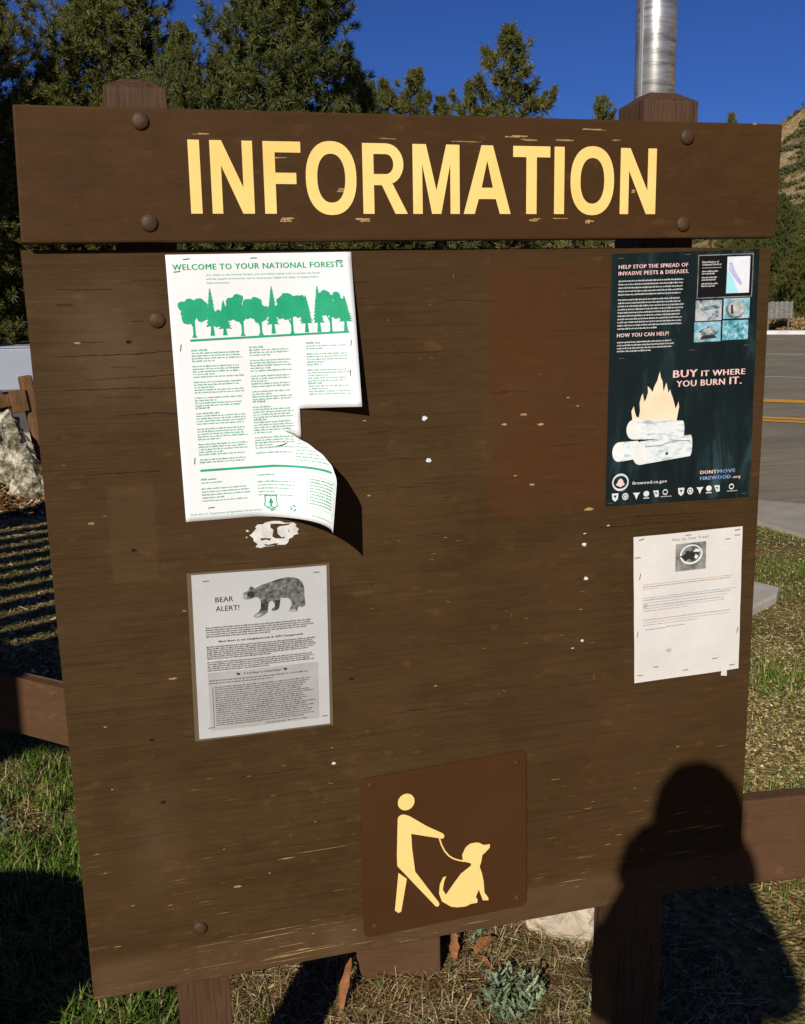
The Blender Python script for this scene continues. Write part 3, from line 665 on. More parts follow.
# lettering, letter by letter
L = Ink(); ZB, ZT = 1.6793, 1.7820; HH = ZT - ZB; S = .0170
def zt(x): return (x - .2) * .004
def add_poly(pts, holes=()): L.poly([(x, z + zt(x)) for x, z in pts], [[(x, z + zt(x)) for x, z in h] for h in holes])
def let_I(x0, x1): add_poly([(x0, ZB), (x1, ZB), (x1, ZT), (x0, ZT)])
def let_N(x0, x1, s=S): 
    add_poly([(x0, ZB), (x0 + s * .9, ZB), (x0 + s * .9, ZB + HH * .66), (x1 - s, ZB), (x1, ZB), (x1, ZT), (x1 - s * .9, ZT), (x1 - s * .9, ZB + HH * .36), (x0 + s * 1.0, ZT), (x0, ZT)])
def ellp(cx, cz, a, b, n=40, p=2.25):
    out = []
    for k in range(n):
        t = 2 * math.pi * k / n; c, s_ = math.cos(t), math.sin(t); out.append((cx + a * abs(c) ** (2 / p) * (1 if c >= 0 else -1), cz + b * abs(s_) ** (2 / p) * (1 if s_ >= 0 else -1)))
    return out
def let_O(x0, x1, s=S):
    cx = (x0 + x1) / 2; cz = (ZB + ZT) / 2; add_poly(ellp(cx, cz, (x1 - x0) / 2, HH / 2 + .0018), [ellp(cx, cz, (x1 - x0) / 2 - s * 1.02, HH / 2 - s * .95)])
let_I(.2282, .2446); let_N(.2592, .3210)
add_poly([(.3363, ZB), (.3536, ZB), (.3536, ZB + .0425), (.3848, ZB + .0425), (.3848, ZB + .0585), (.3536, ZB + .0585), (.3536, ZT - .0155), (.3922, ZT - .0155), (.3922, ZT), (.3363, ZT)])
let_O(.3990, .4765)
bx, bz, br = .5230, ZB + .0725, .0300
bowl = [(bx + (.0275) * math.cos(t), ZB + HH - br + (br) * math.sin(t)) for t in [math.pi / 2 - k * math.pi / 14 for k in range(15)]]
inner = [(bx + .0115 * math.cos(t), ZB + HH - br + (br - .0155) * math.sin(t)) for t in [math.pi / 2 - k * math.pi / 12 for k in range(13)]]
add_poly([(.4862, ZB), (.4862, ZT)] + bowl + [(.5330, ZB + .0440), (.5563, ZB), (.5368, ZB), (.5160, ZB + .0420), (.5035, ZB + .0420), (.5035, ZB)], [[(.5035, ZT - .0155)] + inner + [(.5035, ZB + HH - 2 * br + .0155)]])
m0, m1 = .5651, .6407; mc = (m0 + m1) / 2
add_poly([(m0, ZB), (m0 + .0152, ZB), (m0 + .0152, ZB + HH * .72), (mc - .0075, ZB), (mc + .0075, ZB), (m1 - .0152, ZB + HH * .72), (m1 - .0152, ZB), (m1, ZB), (m1, ZT), (m1 - .0215, ZT), (mc, ZB + HH * .34), (m0 + .0215, ZT), (m0, ZT)])
a0, a1 = .6471, .7254; ac = (a0 + a1) / 2
add_poly([(a0, ZB), (a0 + .0182, ZB), (a0 + .0250, ZB + .0225), (a1 - .0250, ZB + .0225), (a1 - .0182, ZB), (a1, ZB), (ac + .0095, ZT), (ac - .0095, ZT)], [[(a0 + .0298, ZB + .0395), (ac, ZB + .0800), (a1 - .0298, ZB + .0395)]])
add_poly([(.7517, ZB), (.7694, ZB), (.7694, ZT - .0165), (.7922, ZT - .0165), (.7922, ZT), (.7294, ZT), (.7294, ZT - .0165), (.7517, ZT - .0165)])
let_I(.7995, .8168); let_O(.8275, .9040); let_N(.9151, .9795)
L.make('lettering', M_YEL, header, lambda x, z, l: (x, -.0254 - l, z), .0004)

# nail holes, knots, staples and torn scraps left on the panel
M_HOLE = noisy('dark_hole', (.006, .004, .003, 1), (.012, .008, .005, 1), 9, .9)
for x, z in ((.128, 1.497), (.1145, 1.1795), (.1215, .8655), (.133, .756), (.452, .93)):
    Ink().ell(x, z, .0042, .0026, 10).make('nail_hole', M_HOLE, panel, lambda a, b, l: (a, -.0006 - l, b), 0)
rr2 = random.Random(4)
def blotch(cx, cz, a, b, seed, n=26, rough=.45):
    q = random.Random(seed); ph = [q.uniform(0, 6.28) for _ in range(4)]
    return [(cx + a * math.cos(t) * (1 + rough * .5 * math.sin(3 * t + ph[0]) + rough * .4 * math.sin(7 * t + ph[1]) + rough * .3 * q.uniform(-1, 1)), cz + b * math.sin(t) * (1 + rough * .5 * math.sin(4 * t + ph[2]) + rough * .3 * q.uniform(-1, 1))) for t in [k * 2 * math.pi / n for k in range(n)]]
rz_ = lambda zx, zy: (.2943 + (zx - 53.7) * .000298, 1.1895 - (zy - 188) * .000304 - (zx - 53.7) * .0000233)
ou = [(50, 190), (66, 178), (90, 152), (82, 148), (95, 132), (125, 130), (140, 120), (175, 112), (215, 112), (245, 122), (290, 120), (305, 132), (298, 140), (318, 155), (306, 172), (316, 180), (290, 188), (282, 200), (262, 208), (256, 228), (240, 240), (205, 240), (180, 246), (130, 250), (108, 258), (80, 252), (92, 236), (72, 222), (70, 205)]
ho = [[(165, 128), (205, 126), (235, 128), (275, 124), (262, 134), (215, 140), (200, 150), (202, 180), (222, 200), (240, 196), (236, 206), (190, 206), (172, 196), (180, 160), (164, 148)], [(105, 206), (130, 204), (166, 206), (160, 218), (135, 212), (114, 219)], [(125, 236), (150, 240), (185, 232), (208, 234), (190, 244), (135, 247)], [(258, 152), (268, 168), (264, 178)]]
res = Ink(); res.poly([rz_(*p) for p in ou], [[rz_(*p) for p in h] for h in ho]); res.poly([rz_(*p) for p in ((32, 164), (42, 160), (50, 168), (38, 172))]); res.poly([rz_(*p) for p in ((28, 200), (36, 196), (40, 206))])
res.make('paper_residue', noisy('paper_residue', (.55, .53, .49, 1), (.78, .77, .74, 1), 60, .9, .5, 90, .002), panel, lambda a, b, l: (a, -.0008 - l, b), 0)
M_SCRAP = noisy('paper_scrap', (.55, .56, .56, 1), (.8, .82, .84, 1), 90, .9)
M_CHIP = noisy('bare_wood_chip', (.30, .17, .06, 1), (.5, .33, .14, 1), 90, .9)
from_px = [(.5860, 1.3617, .0048, 1), (.5925, 1.2925, .0046, 1), (.8745, 1.1275, .0042, 1), (.8790, 1.0660, .0040, 1), (.8735, .952, .0032, 1), (.4170, .7835, .0034, 1), (.415, .812, .0020, 0), (.62, 1.16, .0024, 0),
           (.76, 1.36, .006, 0), (.725, 1.345, .005, 0), (.79, 1.342, .006, 0), (.775, 1.24, .005, 0), (.745, 1.257, .003, 0), (.84, 1.385, .003, 0), (.858, 1.37, .003, 0), (.882, 1.19, .0085, 0), (.4855, 1.3625, .003, 0), (.0555, 1.497, .005, 0), (.055, 1.226, .005, 0), (.052, .897, .003, 0),
           (.875, 1.147, .0028, 1), (.92, 1.158, .0028, 1), (.855, .94, .0028, 1), (.30, .60, .0016, 1), (.055, .79, .0014, 1), (.49, 1.24, .003, 0), (.60, .90, .003, 0), (.87, 1.01, .0025, 0), (.245, .585, .006, 0), (.185, 1.075, .003, 0), (.16, .965, .006, 0)]
for i, (x, z, s_, wht) in enumerate(from_px):
    Ink().poly(blotch(x, z, s_, s_ * (.75 if wht and s_ > .003 else .32), 60 + i, 12)).make('paper_scrap' if wht else 'paint_chip', M_SCRAP if wht else M_CHIP, panel, lambda a, b, l: (a, -.0007 - l, b), 0)
cr = Ink(); q = random.Random(77)
CR = [(.02, 1.478, .19), (.06, 1.442, .17), (.03, 1.428, .20), (.10, 1.388, .15), (.03, 1.575, .08), (.14, 1.585, .05), (.05, 1.30, .12), (.24, 1.145, .06), (.56, 1.255, .05), (.45, 1.10, .06), (.02, 1.35, .09), (.50, 1.47, .14), (.62, 1.55, .10), (.55, 1.02, .09), (.80, .80, .10), (.25, .78, .12), (.06, .70, .10), (.84, .62, .12), (.30, .53, .10), (.72, 1.40, .05), (.10, .98, .07), (.52, .86, .12), (.93, 1.17, .2), (.90, 1.155, .24)]
for x, z, ln in CR + [(q.uniform(.0, 1.1), q.uniform(.45, 1.6), q.uniform(.015, .06)) for _ in range(70)]:
    n = max(6, int(ln / .006)); th = q.uniform(.0003, .0008) * (1.5 if ln > .1 else .8); zz = z; U, D_ = [], []
    for j in range(n + 1):
        zz += q.uniform(-.0007, .0008); e = th * math.sin(math.pi * min(max(j / n, .03), .97)) ** .5 * q.uniform(.15, 1.1) + 3e-5; U.append((x + ln * j / n, zz + e)); D_.append((x + ln * j / n, zz - e))
    cr.poly(U + D_[::-1])
cr.make('grain_cracks', noisy('dark_crack', (.012, .006, .003, 1), (.028, .015, .007, 1), 60, .9), panel, lambda a, b, l: (a, -.00045 - l, b), 0)['kind'] = 'stuff'
q = random.Random(91)
for k in range(34):
    cx_, cz_ = q.choice(((.56, 1.30), (.60, 1.12), (.86, 1.10), (.80, 1.40), (.30, .80), (.12, 1.22), (.45, .82), (.62, 1.50), (.70, .90), (.86, .95)))
    staple(panel, cx_ + q.gauss(0, .05), cz_ + q.gauss(0, .05), q.choice((0, 0, .1, 1.5, -.3)), -.0004, q.uniform(.004, .009), M_RUST if q.random() < .7 else M_STAPLE)
# long splits and worn streaks of bare wood in the lower part and along the header
sc = Ink(); q = random.Random(12)
for k in range(75):
    z = .43 + .30 * q.random() ** 1.9; x = q.uniform(.01, 1.18); ln = .004 + .07 * q.random() ** 2.2 * (1.5 if x < .35 else .8)
    if .455 < x + ln and x < .775 and .44 < z < .77: continue
    if .97 < x + ln and z > .85: continue
    n = 5; th = .00015 + .0008 * q.random() ** 2; sl = q.uniform(-.01, .02); up_ = []; dn = []
    for j in range(n + 1):
        u = j / n; e = th * math.sin(math.pi * min(max(u, .02), .98)) * q.uniform(.5, 1.2) + 5e-5; up_.append((x + ln * u, z + sl * ln * u + e)); dn.append((x + ln * u, z + sl * ln * u - e))
    sc.poly(up_ + dn[::-1])
sc.make('paint_scratches', M_CHIP, panel, lambda a, b, l: (a, -.0005 - l, b), 0)['kind'] = 'stuff'
sc = Ink()
for (x, z, ln, th) in ((.236, 1.7905, .028, .0010), (.228, 1.766, .012, .0010), (.345, 1.7595, .03, .0013), (.356, 1.672, .024, .0028), (.472, 1.6715, .03, .0024), (.445, 1.715, .015, .0028), (.62, 1.789, .06, .0008), (.72, 1.797, .045, .0022), (.745, 1.793, .03, .0014),
                       (.80, 1.795, .045, .0012), (.85, 1.812, .05, .0012), (.90, 1.796, .02, .0010), (.855, 1.770, .022, .001), (.758, 1.672, .02, .0028), (.80, 1.676, .022, .0014), (.852, 1.669, .018, .0030), (.935, 1.718, .008, .002), (.51, 1.79, .03, .0007), (1.155, 1.828, .01, .0012)):
    for k in range(3):
        zz = z + q.uniform(-1, 1) * th; a = x + q.uniform(-.1, .3) * ln; b = a + ln * q.uniform(.4, .8); m = 7
        sc.poly([(a + (b - a) * j / m, zz + th * .6 * q.uniform(.2, 1)) for j in range(m + 1)] + [(b - (b - a) * j / m, zz - th * .6 * q.uniform(.2, 1)) for j in range(m + 1)])
sc.make('paint_scratches', M_CHIP, header, lambda a, b, l: (a, -.0253 - l, b), 0)['kind'] = 'stuff'

# ================================================================== DOG SIGN
def DP(x, z, l=0): return (x, -.0042 - l, z)
DS = thing('pet_leash_sign', 'square brown sign plate with yellow figure walking a sitting dog on a leash', 'sign', (.61, -.002, .45))
q = [(.4616, .7493), (.7666, .7599), (.7690, .4541), (.4609, .4471)]
bm = bmesh.new(); cor = []
for i, (x, z) in enumerate(q):
    cx, cz = x + (.012 if i in (0, 3) else -.012), z + (-.012 if i in (0, 1) else .012)
    a0_ = [math.pi, math.pi / 2, 0, -math.pi / 2][i]
    for k in range(5): t_ = a0_ - k * math.pi / 8; cor.append((cx + .012 * math.cos(t_), cz + .012 * math.sin(t_)))
f = bm.faces.new([bm.verts.new((x, -.0040, z)) for x, z in cor]); r = bmesh.ops.extrude_face_region(bm, geom=[f])
bmesh.ops.translate(bm, vec=(0, .003, 0), verts=[v for v in r['geom'] if isinstance(v, bmesh.types.BMVert)])
plate = bm_obj('plate', bm, M_PLATE, DS)
pic = Ink()
pic.poly([(.5264, .6638), (.5275, .6690), (.5320, .6722), (.5381, .6722), (.5474, .668), (.5798, .6431), (.6085, .6248), (.6113, .6205), (.6108, .6162), (.6074, .6147), (.5505, .6335), (.5515, .6067), (.5566, .5597), (.6001, .4911), (.6006, .4870), (.5980, .4838), (.5940, .4848), (.524, .5762), (.5237, .5961)])
pic.poly([(.5259, .5628), (.541, .5486), (.5296, .487), (.5245, .4849), (.518, .4908)])
pic.poly([(.6444, .577), (.6505, .59), (.6560, .5945), (.661, .5967), (.6700, .5968), (.6761, .5957), (.6852, .5896), (.6974, .5891), (.6966, .5822), (.6882, .5742), (.6829, .5704), (.6805, .5575), (.6775, .5479), (.682, .5337), (.685, .5174), (.6865, .4957), (.6942, .4832), (.6941, .4784), (.6834, .4804), (.6758, .5032), (.6700, .4895), (.6734, .4835), (.6725, .4775), (.6604, .4775), (.6500, .4742), (.6339, .4755), (.6226, .4790), (.6054, .4928), (.6003, .5091), (.602, .5268), (.6081, .5395), (.6141, .541), (.6100, .5309), (.6074, .5158), (.613, .5044), (.6305, .5272), (.6419, .5408), (.6613, .5536), (.6605, .5582), (.6458, .5643)])
pic.ell(.5424, .6951, .0151, .0155, 28)
pic.line([(.6022, .6159), (.6060, .6030), (.6116, .5903), (.6190, .5800), (.6270, .5733), (.6368, .5682), (.6480, .5640)], .0026)
pic.make('pictogram', M_YEL2, plate, DP, .0006)
for x, z in ((.4795, .7345), (.7485, .7385), (.4815, .4665), (.7505, .4720)):
    bm_obj('screw', cyl_bm((x, -.0042, z), (x, -.0062, z), .0052, .0035, 16), M_BOLT, DS)

# ================================================================== WELCOME POSTER (curled and torn)
WP = thing('forest_rules_poster', 'white and green national forests poster, its lower right torn and curling', 'poster', (.33, -.001, 1.2))
PW, PHt, TIPP, TIPQ, CUTP, CUTQ = .282, .4045, .162, .134, .188, .167
def tear(p): return TIPQ + (p - TIPP) * (.070 - TIPQ) / (PW - TIPP) + .0006 * math.sin(p * 260) if p > TIPP else TIPQ
def WM(p, q, lift=0):
    cutn = 0
    x = .196 + p - .018 * q; z = 1.218 + q + .011 * p; y = -.0012 - .0008 * math.sin(p * 30 + q * 9) ** 2
    flap = q < tear(p) + 1e-6 if p > TIPP else q < TIPQ
    if flap:
        xf = .108 + (TIPP - .108) * max(q, 0) / TIPQ
        if p > xf:
            Rr = .101 - .017 * min(1, max(0, q) / .08); th = (p - xf) / Rr; nx_, ny_ = math.sin(th), -math.cos(th)
            x = .196 + xf - .018 * q + Rr * math.sin(th) + nx_ * lift * 0; y -= Rr * (1 - math.cos(th)); z -= .012 * (p - xf) / .17 * (1 if q > 0 else 1)
            return (x - math.sin(th) * lift * -1 * -1, y - math.cos(th) * lift, z)
    elif p > .165:
        k = (p - .165) / .117; y -= .030 * k ** 1.6 * min(1, max(0, PHt - q) / (PHt - CUTQ)) ** 1.1
    return (x, y - lift, z)
def pgrid(xs, qf, m):
    V = [WM(x, qf(x, j / m)) for j in range(m + 1) for x in xs]; n = len(xs)
    return V, [(j * n + i, (j + 1) * n + i, (j + 1) * n + i + 1, j * n + i + 1) for j in range(m) for i in range(n - 1)]
V, F = [], []
XA = list(np.linspace(0, TIPP, 23)); XB = list(np.linspace(TIPP, CUTP, 5)); XC = list(np.linspace(CUTP, PW, 13)); XF = list(np.linspace(TIPP, PW, 31))
lp = lambda a, b, t: a + (b - a) * t
for xs, qf, m in ((XA + XB[1:] + XC[1:], lambda p, t: lp(CUTQ, PHt, t), 24), (XA, lambda p, t: lp(TIPQ, CUTQ, t), 4), (XB, lambda p, t: lp(tear(p) + (.0004 if p > TIPP + .001 else 0), CUTQ, t), 4),
                  (XA, lambda p, t: lp(0, TIPQ - 1e-5, t), 14), (XF, lambda p, t: lp(0, tear(p) - 1e-5, t), 14)):
    v, f = pgrid(xs, qf, m); n = len(V); V += v; F += [tuple(i + n for i in t_) for t_ in f]
bm = bmesh.new(); bv = [bm.verts.new(p) for p in V]
for t_ in F: bm.faces.new([bv[i] for i in t_])
bmesh.ops.remove_doubles(bm, verts=bm.verts[:], dist=.00016)
sh = bm_obj('sheet', bm, M_PAPER, WP, True)
mod = sh.modifiers.new('s', 'SOLIDIFY'); mod.thickness = .0003; mod.offset = -1
ZP = .4166e-3
def wz(x, y): return ((x - 18) * ZP + .0003 * 0, PHt - (y - 32 + (x - 18) * .004) * .414e-3)       # enlarged-view units -> sheet metres
ink = Ink(); x_, y_ = wz(40, 86); ink.text('WELCOME TO YOUR NATIONAL FORESTS', x_, y_, .0088, .2585, .038)
ink.make('heading', M_GREEN, WP, WM, .0005)
ink = Ink()
for i, (tx, wd) in enumerate((('As a visitor to the National Forests, you must follow certain rules to protect the Forest', 418), ('and the natural environment, and to ensure your health and safety. So please follow', 410), ('these instructions.', 85))):
    x_, y_ = wz(156, 108 + 14 * i); ink.text(tx, x_, y_, .0030, wd * ZP, .008)
# tree frieze
tr = Ink(); gq = lambda y: PHt - (y - 32) * .414e-3
def decid(cx, cy, wv, hv, seed):
    q = random.Random(seed); 
    for k in range(26):
        a = q.uniform(0, 6.28); rr3 = q.uniform(.0, .78) ** .6; s_ = q.uniform(.26, .42)
        px, py = cx + wv / 2 * rr3 * math.cos(a), cy + hv / 2 * rr3 * math.sin(a) * (.8 if math.sin(a) < 0 else .9)
        tr.poly([((px + wv / 2 * s_ * math.cos(t) * q.uniform(.82, 1.12) - 18) * ZP, gq(py + hv / 2 * s_ * math.sin(t) * q.uniform(.82, 1.12))) for t in [j * 2 * math.pi / 11 for j in range(11)]])
    tk = lambda x, y: ((x - 18) * ZP, gq(y))
    tr.poly([tk(cx - 4, cy + hv * .2), tk(cx + 4, cy + hv * .2), tk(cx + 4, 316), tk(cx + 9, 327), tk(cx - 9, 327), tk(cx - 4, 316)])
    tr.poly([tk(cx - wv * .22, cy + hv * .25), tk(cx - wv * .18, cy + hv * .22), tk(cx + 2, cy + hv * .62), tk(cx - 3, cy + hv * .66)])
def conif(cx, top_, wv, bot_=322, fb=290):
    q = random.Random(int(cx)); n = 11; Lp, Rp = [], []; tk = lambda x, y: ((x - 18) * ZP, gq(y))
    for k in range(n):
        y = top_ + (fb - top_) * (k + 1) / n; w_ = wv / 2 * ((k + 1) / n) ** .8; Lp += [(cx - w_ * q.uniform(.85, 1.1), y), (cx - w_ * .62, y - 2)]; Rp += [(cx + w_ * q.uniform(.85, 1.1), y), (cx + w_ * .62, y - 2)]
    tr.poly([tk(cx, top_)] + [tk(*p) for p in Rp] + [tk(*p) for p in Lp[::-1]]); tr.poly([tk(cx - 4, fb - 5), tk(cx + 4, fb - 5), tk(cx + 8, bot_), tk(cx - 8, bot_)])
decid(100, 228, 112, 96, 1); conif(165, 150, 44); conif(210, 195, 50, fb=300); decid(275, 225, 108, 100, 2); decid(342, 234, 88, 96, 3); conif(388, 148, 48); decid(458, 226, 112, 104, 4); conif(512, 185, 54); conif(558, 150, 44); decid(602, 222, 98, 104, 5); conif(656, 190, 56, fb=288)
for cx, cy_ in ((240, 240), (305, 236), (425, 240), (490, 238), (632, 246), (190, 262)): tr.poly([((cx + 30 * math.cos(t) * (1 + .14 * math.sin(5 * t + cx)) - 18) * ZP, gq(cy_ + 30 * math.sin(t) * (1 + .14 * math.sin(7 * t)))) for t in [j * 2 * math.pi / 28 for j in range(28)]])
tr.line([((83 - 18) * ZP, gq(337)), ((667 - 18) * ZP, gq(325))], .0030)
tr.make('tree_frieze', M_GREEN, WP, WM, .0006)
# columns of small print
def colp(x0, x1, y0, y1, n, hd=(), sd=0):
    for k in range(n):
        y = y0 + (y1 - y0) * k / (n - 1)
        if k in hd: ink.words((x0), x0 + (x1 - x0) * .35, y, .0030, .1, sd + k)
        elif (k * 7 + sd) % 6 != 0: ink.words(x0, x1, y, .0021, .10, sd + k) if (k + sd) % 5 else ink.words(x0, x0 + (x1 - x0) * .5, y, .0021, .2, sd + k)
qy = lambda y: PHt - (y - 255) * 1.515e-3
colp(.0275, .105, qy(349), qy(462), 44, (0, 22), 1); colp(.115, .180, qy(348), qy(456), 42, (0, 21, 28), 2); colp(.203, .268, qy(346), qy(398), 20, (0, 8, 15), 3)
colp(.0275, .105, qy(480), qy(502), 8, (0,), 4); colp(.115, .180, qy(479), qy(500), 7, (), 5)
for k, (qq, pe) in enumerate(((.0885, .243), (.0935, .233), (.0985, .222), (.1035, .214), (.1085, .203), (.1135, .194), (.1185, .186))): ink.words(.176 + k * .001, pe, qq, .0021, .03, 40 + k)
for k in range(9): ink.words(.200, .262, .0255 + .0045 * k, .0024, .05, 70 + k)
ink.text('From the U.S. Department of Agriculture Forest Service', .008, .0095, .0032, .112, .01); ink.words(.205, .268, .008, .0018, .1, 90)
ink.make('small_print', M_GREENT, WP, WM, .0005)
ink = Ink()
ink.rect(.0275, .0775, .252, .0808, 30)
ink.make('green_bar', M_GREEN, WP, WM, .0006)
ink = Ink()
for a, b, c, d in ((.196, .0205, .270, .0210), (.196, .0665, .270, .0670)): ink.rect(a, b, c, d, 12)
ink.rect(.196, .0205, .1965, .067); ink.rect(.2695, .0205, .270, .067)
shld = [(.124, .033), (.128, .0345), (.134, .0330), (.140, .0345), (.144, .033), (.1435, .024), (.1455, .018), (.1400, .0135), (.134, .0115), (.128, .0135), (.1225, .018), (.1245, .024)]
ink.poly(shld, [[(.134 + (x - .134) * .86, .023 + (z - .023) * .86) for x, z in shld]]); ink.poly([(.134, .030), (.138, .0215), (.1355, .0215), (.1355, .016), (.1325, .016), (.1325, .0215), (.130, .0215)])
ink.text('FOREST SERVICE', .134, .0145, .0016, .014, .02, 'C')
for k in range(3):
    a = k * 2.094 + .5; ink.line([(.170 + .0042 * math.cos(a + t), .0155 + .0042 * math.sin(a + t)) for t in (0, .4, .8, 1.2, 1.5)], .0022)
ink.make('logos', M_GREEN, WP, WM, .0006)
for p, q2, an in ((.015, .38, .1), (.262, .392, 0), (.012, .268, 1.4), (.272, .266, 1.5), (.268, .22, 1.5), (.02, .095, 1.45), (.13, .398, 0), (.03, .398, .1)):
    x, y, z = WM(p, q2); staple(WP, x, z, an, y - .0006, .010)
x, y, z = WM(.04, .020); staple(WP, x, z, .05, y - .0006, .010, M_RUST); x, y, z = WM(.137, .011); staple(WP, x, z, .05, y - .0008, .009, M_RUST)
sl_ = Ink().poly([(.1475, .1105), (.158, .1120), (.166, .1155), (.1645, .1135), (.157, .1100)]); sl_.make('tear_slit', M_HOLE, WP, WM, .0006)

# ================================================================== BEAR POSTER
BP = thing('bear_alert_notice', 'laminated white notice with a bear picture headed BEAR ALERT!', 'notice', (.305, -.001, .86))
bmap = paper_map((.1988, 1.1324), (.4154, 1.1300), (.4130, .8566), (.1965, .8574), -.0020)
sheet('laminate', bmap, noisy('clear_laminate_edge', (.125, .095, .06, 1), (.15, .115, .075, 1), 12, .16, spec=.6), BP, 8, u0=-.032, u1=1.026, v0=-.012, v1=1.012, lift=-.0006)
sheet('sheet', bmap, M_PAPER_LAM, BP, 16)
bear = [(.365, .148), (.372, .128), (.395, .120), (.41, .112), (.415, .098), (.43, .090), (.445, .098), (.447, .108), (.475, .098), (.51, .085), (.55, .078), (.585, .070), (.62, .062), (.66, .055), (.70, .052), (.745, .055), (.785, .068), (.81, .088), (.822, .115), (.826, .145), (.825, .175), (.830, .205), (.832, .228), (.822, .240),
        (.795, .243), (.79, .232), (.775, .242), (.768, .262), (.735, .268), (.705, .262), (.712, .245), (.728, .225), (.722, .195), (.70, .178), (.67, .176), (.645, .172), (.64, .195), (.635, .225), (.625, .243), (.600, .250), (.575, .249), (.578, .238), (.60, .225), (.602, .205), (.588, .195), (.575, .186), (.555, .200), (.548, .225), (.545, .255), (.520, .268), (.49, .280), (.455, .283), (.440, .276), (.452, .262), (.48, .250), (.495, .225), (.497, .195), (.492, .172), (.475, .160), (.45, .158), (.43, .165), (.405, .168), (.375, .166), (.366, .158)]
Ink().poly(bear).make('bear_picture', M_FUR, BP, bmap, .0005)
Ink().poly([(.365, .148), (.372, .136), (.392, .135), (.398, .150), (.395, .163), (.375, .165), (.366, .158)]).make('bear_muzzle', M_SNOUT, BP, bmap, .0009)
for pw in ([(.446, .278), (.458, .263), (.485, .258), (.50, .262), (.49, .274), (.455, .281)], [(.71, .262), (.715, .251), (.74, .248), (.76, .254), (.755, .263), (.735, .267)]): Ink().poly(pw).make('bear_paw', M_SNOUT, BP, bmap, .0009)
Ink().poly([(.398, .128), (.43, .118), (.452, .13), (.45, .155), (.425, .16), (.402, .15)]).poly([(.60, .185), (.64, .185), (.63, .235), (.605, .245), (.60, .225)]).poly([(.50, .20), (.55, .19), (.545, .24), (.50, .245)]).make('bear_dark_fur', noisy('bear_dark_ink', (.01, .01, .01, 1), (.07, .07, .065, 1), 200, .6), BP, bmap, .0010)
# in this sheet v runs down, so text is drawn with a flipped map
def flip(m, u0=0, v0=0): return lambda x, y, l: m(x, -y, l)
ink = Ink(); ink.text('BEAR', .165, -.172, .032, .130, .012); ink.text('ALERT!', .165, -.227, .032, .172, .012); ink.make('heading', M_BLACK, BP, flip(bmap), .0005)
ink = Ink(); ink.text('Black Bears in our Neighborhoods & USFS Campgrounds', .49, -.412, .011, .63, .02, 'C'); ink.make('subheading', M_BLACK, BP, flip(bmap), .0010); ink = Ink(); ink.text('A Fed Bear is a Dead Bear!', .49, -.622, .012, .285, .02, 'C')
for cx in (.31, .665): ink.ell(cx, -.617, .013, .007, 10); ink.ell(cx - .01, -.613, .006, .005, 8)
ink.make('subheading', M_BLACK, BP, flip(bmap), .0010)
Ink().rect(.085, -.955, .915, -.595).make('grey_box', M_BOXG, BP, flip(bmap), .0004)
ink = Ink(); kx = .0085
def lines(ink, x0, x1, ya, yb, n, h, sd, rag=.08, last=.6):
    for k in range(n):
        y = ya + (yb - ya) * k / max(1, n - 1); ink.words(x0, x1 if k < n - 1 else x0 + (x1 - x0) * last, y, h, rag, sd + k)
lines(ink, .085, .905, -.325, -.378, 5, .0078, 1); lines(ink, .085, .91, -.440, -.512, 7, .0078, 11); lines(ink, .085, .91, -.535, -.585, 5, .0078, 21); lines(ink, .09, .90, -.648, -.664, 2, .0078, 31); lines(ink, .13, .90, -.69, -.925, 19, .0078, 41, .16, .9)
ink.rect(.112, -.94, .116, -.68); ink.words(.50, .83, -.945, .0075, 0, 77)
ink.make('small_print', M_GREYT, BP, flip(bmap), .0009)
for u, v in ((.10, .04), (.92, .035), (.96, .945), (.09, .935)): x, y, z = bmap(u, v); staple(BP, x, z, 0, y - .0006, .010)

# ================================================================== FIREWOOD POSTER
FP = thing('firewood_poster', 'dark poster with burning logs reading BUY IT WHERE YOU BURN IT', 'poster', (1.055, -.001, 1.2))
fm = paper_map((.9144, 1.6202), (1.1962, 1.6273), (1.2002, 1.1916), (.9131, 1.1932), -.0014)
sheet('sheet', fm, M_FIRE, FP, 16); ff = flip(fm)
def hd(nm, *rows):
    k = Ink()
    for r_ in rows: k.text(*r_)
    k.make(nm, M_PINK, FP, ff, .0005)
hd('heading', ('HELP STOP THE SPREAD OF', .048, -.058, .0150, .455, .035), ('INVASIVE PESTS & DISEASES.', .048, -.083, .0150, .462, .035)); hd('subheading', ('HOW YOU CAN HELP!', .048, -.322, .0155, .340, .035))
hd('slogan', ('BUY', .430, -.492, .031, .165, .045), ('IT WHERE', .625, -.492, .024, .305, .045), ('YOU BURN', .455, -.530, .026, .335, .04), ('IT.', .825, -.530, .031, .082, .045))
hd('web_address', ('DONT', .642, -.893, .0150, .112, .06)); hd('web_address', ('.org', .868, -.918, .0115, .058, .04))
ink = Ink(); lines(ink, .048, .49, -.108, -.160, 5, .0056, 1, .04, .95); lines(ink, .048, .49, -.180, -.292, 10, .0056, 11, .08, .6); lines(ink, .048, .43, -.345, -.380, 4, .0056, 31, .1)
ink.text('Distribution of', .60, -.047, .008, .115, .02); ink.text('Goldspotted Oak Borer', .60, -.057, .008, .135, .02); ink.rect(.60, -.0668, .735, -.0655)
for k in range(3): ink.words(.60, .72, -.082 - k * .024, .0055, .1, 50 + k); ink.words(.60, .70, -.091 - k * .024, .0055, .1, 60 + k)
ink.text('firewood.ca.gov', .175, -.918, .0130, .235, .03)
ink.make('small_print', M_WHT, FP, ff, .0008)
Ink().text('MOVE', .762, -.893, .0150, .125, .06).text('FIREWOOD', .642, -.918, .0150, .215, .06).make('slogan', M_BLUEINK, FP, ff, .0006)
